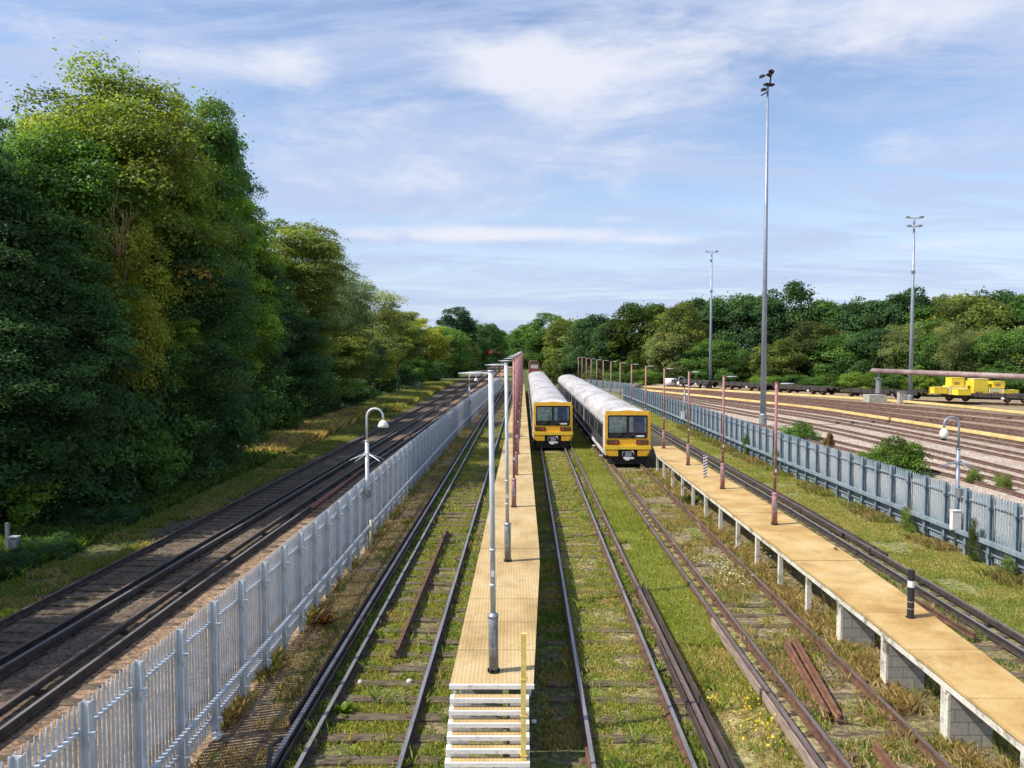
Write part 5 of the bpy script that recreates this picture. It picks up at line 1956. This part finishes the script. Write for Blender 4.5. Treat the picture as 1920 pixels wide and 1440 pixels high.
def rosette(name, label, px, py, n, L_, lw, up, colr, cat='weed', group=None):
    """a leafy weed: arching leaf blades from one root"""
    x, y = G(px, py)
    r = np.random.default_rng(px)
    V, F, T = [], [], []
    for k in range(n):
        a, l = r.uniform(0, 6.28), L_ * r.uniform(.5, 1)
        e = r.uniform(*up)
        dirh = np.array([math.cos(a), math.sin(a), 0])
        sd = np.array([-math.sin(a), math.cos(a), 0])
        pr = None
        for i in range(5):
            t = i / 4
            c = dirh * l * t * math.cos(e) + np.array([0, 0, l * math.sin(e) * (t - .45 * t * t)])
            w_ = lw * math.sin(math.pi * min(.98, .12 + t * .86)) * l
            V += [c + sd * w_, c - sd * w_]
            if i:
                b = len(V) - 4
                F.append((b, b + 1, b + 3, b + 2))
                T.append(np.array(colr) * r.uniform(.7, 1.3))
    me = raw_mesh(name, np.array(V), np.array(F), np.array(T), M['leaf'])
    o = ob(name, me, None, (x, y, -.02))
    return tag(o, label, cat, group)


rosette('weed', 'bright green broad leaved weed beside the left rail of the mossy siding', 641, 1338, 26, .42, .16, (.5, 1.3), (.16, .26, .03))
rosette('weed', 'red brown dead fern at the foot of the left fence', 606, 1168, 60, .55, .07, (.3, 1.3), (.20, .085, .03))
rosette('weed', 'fresh green weed between the running rail and guard board of the train siding', 1228, 1262, 30, .38, .16, (.5, 1.3), (.14, .22, .035))
rosette('weed', 'low green weed clump right of the guard board on dry ground', 1330, 1290, 30, .22, .18, (.3, 1.1), (.12, .20, .03))
rosette('weed', 'bushy ferny weed under the right walkway near the train', 1298, 948, 50, .9, .12, (.6, 1.4), (.10, .15, .03))
rosette('weed', 'small weed growing up through the edge of the right walkway', 1562, 1112, 14, .28, .10, (.7, 1.5), (.14, .12, .05)).location.z = DECKZ - .06


# ------------------------------------------------------------------ grass and ground cover
def patch_noise(x, y, s, seed):
    """cheap smooth value noise"""
    r = np.random.default_rng(seed)
    g = r.random((64, 64))
    u, v = x / s, y / s
    i, j = np.floor(u).astype(int), np.floor(v).astype(int)
    fu, fv = u - i, v - j
    fu, fv = fu * fu * (3 - 2 * fu), fv * fv * (3 - 2 * fv)
    a, b, c, d = g[i % 64, j % 64], g[(i + 1) % 64, j % 64], g[i % 64, (j + 1) % 64], g[(i + 1) % 64, (j + 1) % 64]
    return a * (1 - fu) * (1 - fv) + b * fu * (1 - fv) + c * (1 - fu) * fv + d * fu * fv


def grass(name, zones, label=None):
    """zones: (u0, u1, y0, y1, per_m2, height, spread, colours, patch scale, patch threshold, slope)"""
    VV, FF, TT = [], [], []
    base = 0
    for zi, (u0, u1, y0, y1, dens, h, wid, cols, ps, pt, sl) in enumerate(zones):
        area = (u1 - u0) * (y1 - y0)
        n = int(area * dens)
        # thin out with distance: sample y with density ~ 1/y beyond 14 m
        y = y0 * (y1 / y0) ** RNG.random(n) if y1 / y0 > 1.8 else RNG.uniform(y0, y1, n)
        u = RNG.uniform(u0, u1, n)
        x = u + sl * y
        keep = patch_noise(x + 100, y + 100, ps, zi + 5) * .65 + patch_noise(x + 50, y + 80, ps * .3, zi + 50) * .35 > pt
        x, y = x[keep], y[keep]
        n = len(x)
        if not n:
            continue
        big = 1 + np.clip((y - 15) / 25, 0, 2.5)
        ntuft = 4
        cidx = (patch_noise(x + 30, y + 60, ps * .7, zi + 90) * .7 + RNG.random(n) * .5) * len(cols)
        col = np.array(cols)[np.clip(cidx.astype(int), 0, len(cols) - 1)]
        for k in range(ntuft):
            a = RNG.uniform(0, 6.283, n)
            hh = h * RNG.uniform(.35, 1.15, n) * (.8 + .2 * big)
            lean = RNG.uniform(.15, 1.1, n)
            wd = wid * RNG.uniform(.6, 1.4, n) * big
            bx, by = x + RNG.normal(0, .05, n) * big, y + RNG.normal(0, .05, n) * big
            ca, sa = np.cos(a), np.sin(a)
            p0 = np.stack([bx - sa * wd, by + ca * wd, np.full(n, -.02)], 1)
            p1 = np.stack([bx + sa * wd, by - ca * wd, np.full(n, -.02)], 1)
            m0 = np.stack([bx + sa * wd * .8 + ca * lean * hh * .35, by - ca * wd * .8 + sa * lean * hh * .35, hh * .6], 1)
            m1 = np.stack([bx + ca * lean * hh, by + sa * lean * hh, hh], 1)
            V = np.stack([p0, p1, m0, m1], 1).reshape(-1, 3)
            VV.append(V)
            FF.append(np.arange(4 * n).reshape(n, 4) + base)
            TT.append(col * RNG.uniform(.7, 1.35, (n, 1)))
            base += 4 * n
    me = raw_mesh(name, np.concatenate(VV), np.concatenate(FF), np.concatenate(TT), M['leaf'])
    return tag(ob(name, me), label, None, None, 'stuff')


GR, GY, TAN, DRY, MOSS, LUSH, STRAW, WEED, BRW = (.14, .23, .045), (.31, .33, .075), (.52, .42, .21), (.42, .32, .155), (.245, .26, .065), (.275, .345, .075), (.60, .48, .23), (.22, .24, .08), (.28, .20, .10)
GYL = (.39, .405, .135)
FLW, WHT = (.85, .72, .04), (.75, .75, .65)
grass('grass', [
    (-4.75, -3.85, 6.5, 60, 120, .05, .005, [STRAW, TAN, DRY, TAN, BRW], 1.6, .42, SL),
    (-4.4, -3.9, 13, 60, 50, .09, .006, [GR, MOSS], 2.4, .60, SL),
    (-3.5, -3.3, 7, 60, 160, .15, .010, [GR, GR, WEED], .9, .36, SL),
    (-3.15, -1.85, 6.5, 60, 300, .032, .017, [MOSS, LUSH, GYL, MOSS, GY], .55, .47, SL),
    (-1.7, -.95, 6.5, 70, 300, .04, .016, [MOSS, LUSH, GR, GYL, GY], .55, .44, SL),
    (.30, .92, 7, 45, 260, .06, .010, [GR, GR, MOSS, DRY], .7, .36, SL),
    (1.05, 2.35, 6.5, 45, 300, .032, .015, [MOSS, GYL, GY, LUSH, TAN], .55, .44, SL),
    (2.5, 2.72, 6.5, 44, 160, .12, .010, [GR, LUSH, WEED], .8, .46, SL),
    (3.05, 4.3, 6.5, 16.5, 260, .05, .006, [TAN, STRAW, DRY, GY], .8, .34, .0125),
    (3.1, 4.2, 7, 16, 80, .06, .009, [LUSH, GY, MOSS], .7, .60, .0125),
    (3.1, 4.3, 12.5, 16.2, 420, .08, .008, [LUSH, GYL, GY, TAN], .9, .53, .0125),
    (3.05, 4.35, 15.5, 62, 620, .12, .0075, [LUSH, GYL, GYL, LUSH, GY], 1.2, .27, .0125),
    (4.78, 5.98, 7, 38, 240, .07, .009, [LUSH, GR, TAN, MOSS, DRY], .9, .50, SC),
    (6.2, 6.7, 8, 38, 300, .19, .0045, [WEED, DRY, BRW, TAN, MOSS], .8, .36, SC),
    (6.7, 7.8, 10, 24, 90, .15, .005, [WEED, TAN, DRY, LUSH], .9, .48, SC),
    (7.9, 9.0, 12, 45, 60, .12, .008, [GR, WEED, DRY], .9, .45, SC),
    (9.0, 10.1, 12, 50, 80, .08, .008, [MOSS, GR, DRY], .9, .45, 0),
    (10.75, 13.4, 12, 75, 280, .045, .008, [GYL, MOSS, LUSH, GYL, TAN, GY], 1.2, .36, 0),
    (12.7, 13.5, 15, 60, 90, .22, .006, [DRY, BRW, WEED, MOSS], 1.2, .46, 0),
    (-4.98, -4.72, 7, 60, 160, .22, .005, [DRY, WEED, BRW, TAN, GR], .9, .46, SL),
    (-3.55, -.95, 7, 40, 22, .20, .007, [WEED, GR, LUSH, DRY], .5, .62, SL),
    (.9, 4.3, 7, 40, 18, .20, .007, [WEED, GR, LUSH, DRY], .5, .63, .0145),
    (4.5, 7.6, 8, 38, 22, .22, .005, [WEED, DRY, MOSS, TAN, BRW], .5, .61, SC),
    (13.7, 15.2, 18, 60, 40, .35, .008, [DRY, WEED, GR], 1.2, .52, 0),
], 'grass and moss growing between and beside the siding rails')
def flowers(name, spots, label):
    """small flat flower heads in loose drifts"""
    C, S, T = [], [], []
    for px, py, rx_, n, h, s, col in spots:
        x, y = G(px, py)
        C.append(np.stack([x + RNG.normal(0, rx_, n), y + RNG.normal(0, rx_ * 1.6, n), RNG.uniform(.4, 1.1, n) * h], 1))
        S.append(np.full(n, s))
        T.append(np.array(col) * RNG.uniform(.7, 1.15, (n, 1)))
    C, S, T = np.concatenate(C), np.concatenate(S), np.concatenate(T)
    V, F = leaves(C, np.tile([0, -.2, 1.0], (len(C), 1)), S, RNG, .95)
    return tag(ob(name, raw_mesh(name, V, F, T, M['leaf'])), label, None, None, 'stuff')


flowers('flowers', [(1425, 1372, .20, 60, .22, .045, FLW), (1400, 1330, .25, 40, .15, .04, FLW), (1300, 1150, .4, 40, .15, .04, FLW), (1352, 1320, .2, 30, .15, .04, FLW), (1250, 1015, .5, 50, .2, .04, FLW),
                    (1345, 1065, .35, 150, .22, .045, WHT), (1372, 1085, .3, 90, .2, .045, WHT), (1420, 1050, .4, 70, .45, .045, WHT), (1090, 1070, .3, 40, .1, .04, WHT), (820, 1190, .3, 8, .05, .03, WHT)], 'yellow and white wild flowers in the dry grass between sidings')
grass('verge_grass', [
    (-13.4, -11.65, 14, 100, 170, .10, .010, [GR, MOSS, GR, DRY], 1.2, .38, .012),
    (-17.2, -13.2, 17, 70, 110, .26, .010, [(.05, .095, .025), GR, (.04, .08, .025), GR], 1.2, .26, .0),
    (-16.8, -13.0, 44, 70, 110, .42, .008, [STRAW, TAN, BRW, STRAW, GR], 2.2, .40, .0),
    (-16.5, -12.2, 70, 135, 60, .4, .010, [STRAW, (.30, .29, .10), GR, DRY], 3.0, .42, .012),
], 'rough green verge and pale dry grass below the wooded bank')
# brambles sprawling over the verge at the near left
BR = [(95, 1040, .8), (215, 985, .9), (400, 862, .9), (20, 1070, .7), (60, 985, 1.0), (150, 985, 1.1), (230, 950, 1.0), (20, 940, 1.1), (120, 925, 1.2), (300, 915, 1.1), (-60, 1000, 1.1), (200, 905, 1.2), (340, 880, 1.0)]
for k, (px, py, rx) in enumerate(BR):
    x, y = G(px, py)
    t = thing('bramble', ('low bramble mound %s' % ['closest to the main line at far left', 'on the grass strip right of the small blue grey box', 'right of the grey trackside plate', 'lowest at the left edge of the picture', 'by the small blue grey box', 'just right of the small blue grey box', 'over the verge beside the main line', 'behind the thin grey post', 'in shade above the small box',
                                                    'beside the grass strip left of the sign plate', 'cut off at the left edge', 'deep in the shade of the bank', 'nearest the grey trackside plate'][k]), 'bramble', (x, y, 0), 0, 'brambles on the left verge')
    c = ob('foliage', BUSH[k % 3], t, (0, 0, .15), random.uniform(0, 6))
    c.scale = (rx, rx, .55)
    c.color = ((.075, .16, .06, 1), (.06, .13, .055, 1))[k % 2]

# leafless boughs showing in the wooded bank
for lab, px, py, dd, up, n, ln, mt in (('bare brown boughs of the yellow twiggy tree', 225, 470, -1.2, .9, 11, 2.0, 'bare'), ('pale dead branch hanging out over the verge right of the sign plate', 535, 727, -2.4, .05, 3, 1.6, 'palebark')):
    d = edge(px) + dd
    x, z = XD(px, d), HZ(py, d)
    r = random.Random(px)
    mb = MB()
    for k in range(n):
        a = r.uniform(-1.2, 1.2)
        l = ln * r.uniform(.6, 1.1)
        p = Vector((r.uniform(-.2, .2), r.uniform(-.1, .1), r.uniform(-.3, .3)))
        pts = [p]
        dirv = Vector((math.sin(a), -.4, math.cos(a) * up + r.uniform(-.1, .25))).normalized()
        for i in range(5):
            dirv = (dirv + Vector((r.uniform(-.22, .22), r.uniform(-.2, .2), r.uniform(-.1, .2)))).normalized()
            pts.append(pts[-1] + dirv * l / 5)
            if i in (2, 3):
                e = (dirv + Vector((r.uniform(-.7, .7), 0, r.uniform(-.2, .7)))).normalized()
                mb.tube([pts[-1], pts[-1] + e * l * .16, pts[-1] + e * l * .3 + Vector((0, 0, .05))], [.014, .009, .003], 5)
        mb.tube(pts, [.034, .028, .022, .016, .010, .004], 6)
    m_ = M['palebark'] if mt == 'palebark' else M['deadbark']
    tag(mb.build('bare_branch', m_, None, True, (x, d, z)), lab, 'branch')
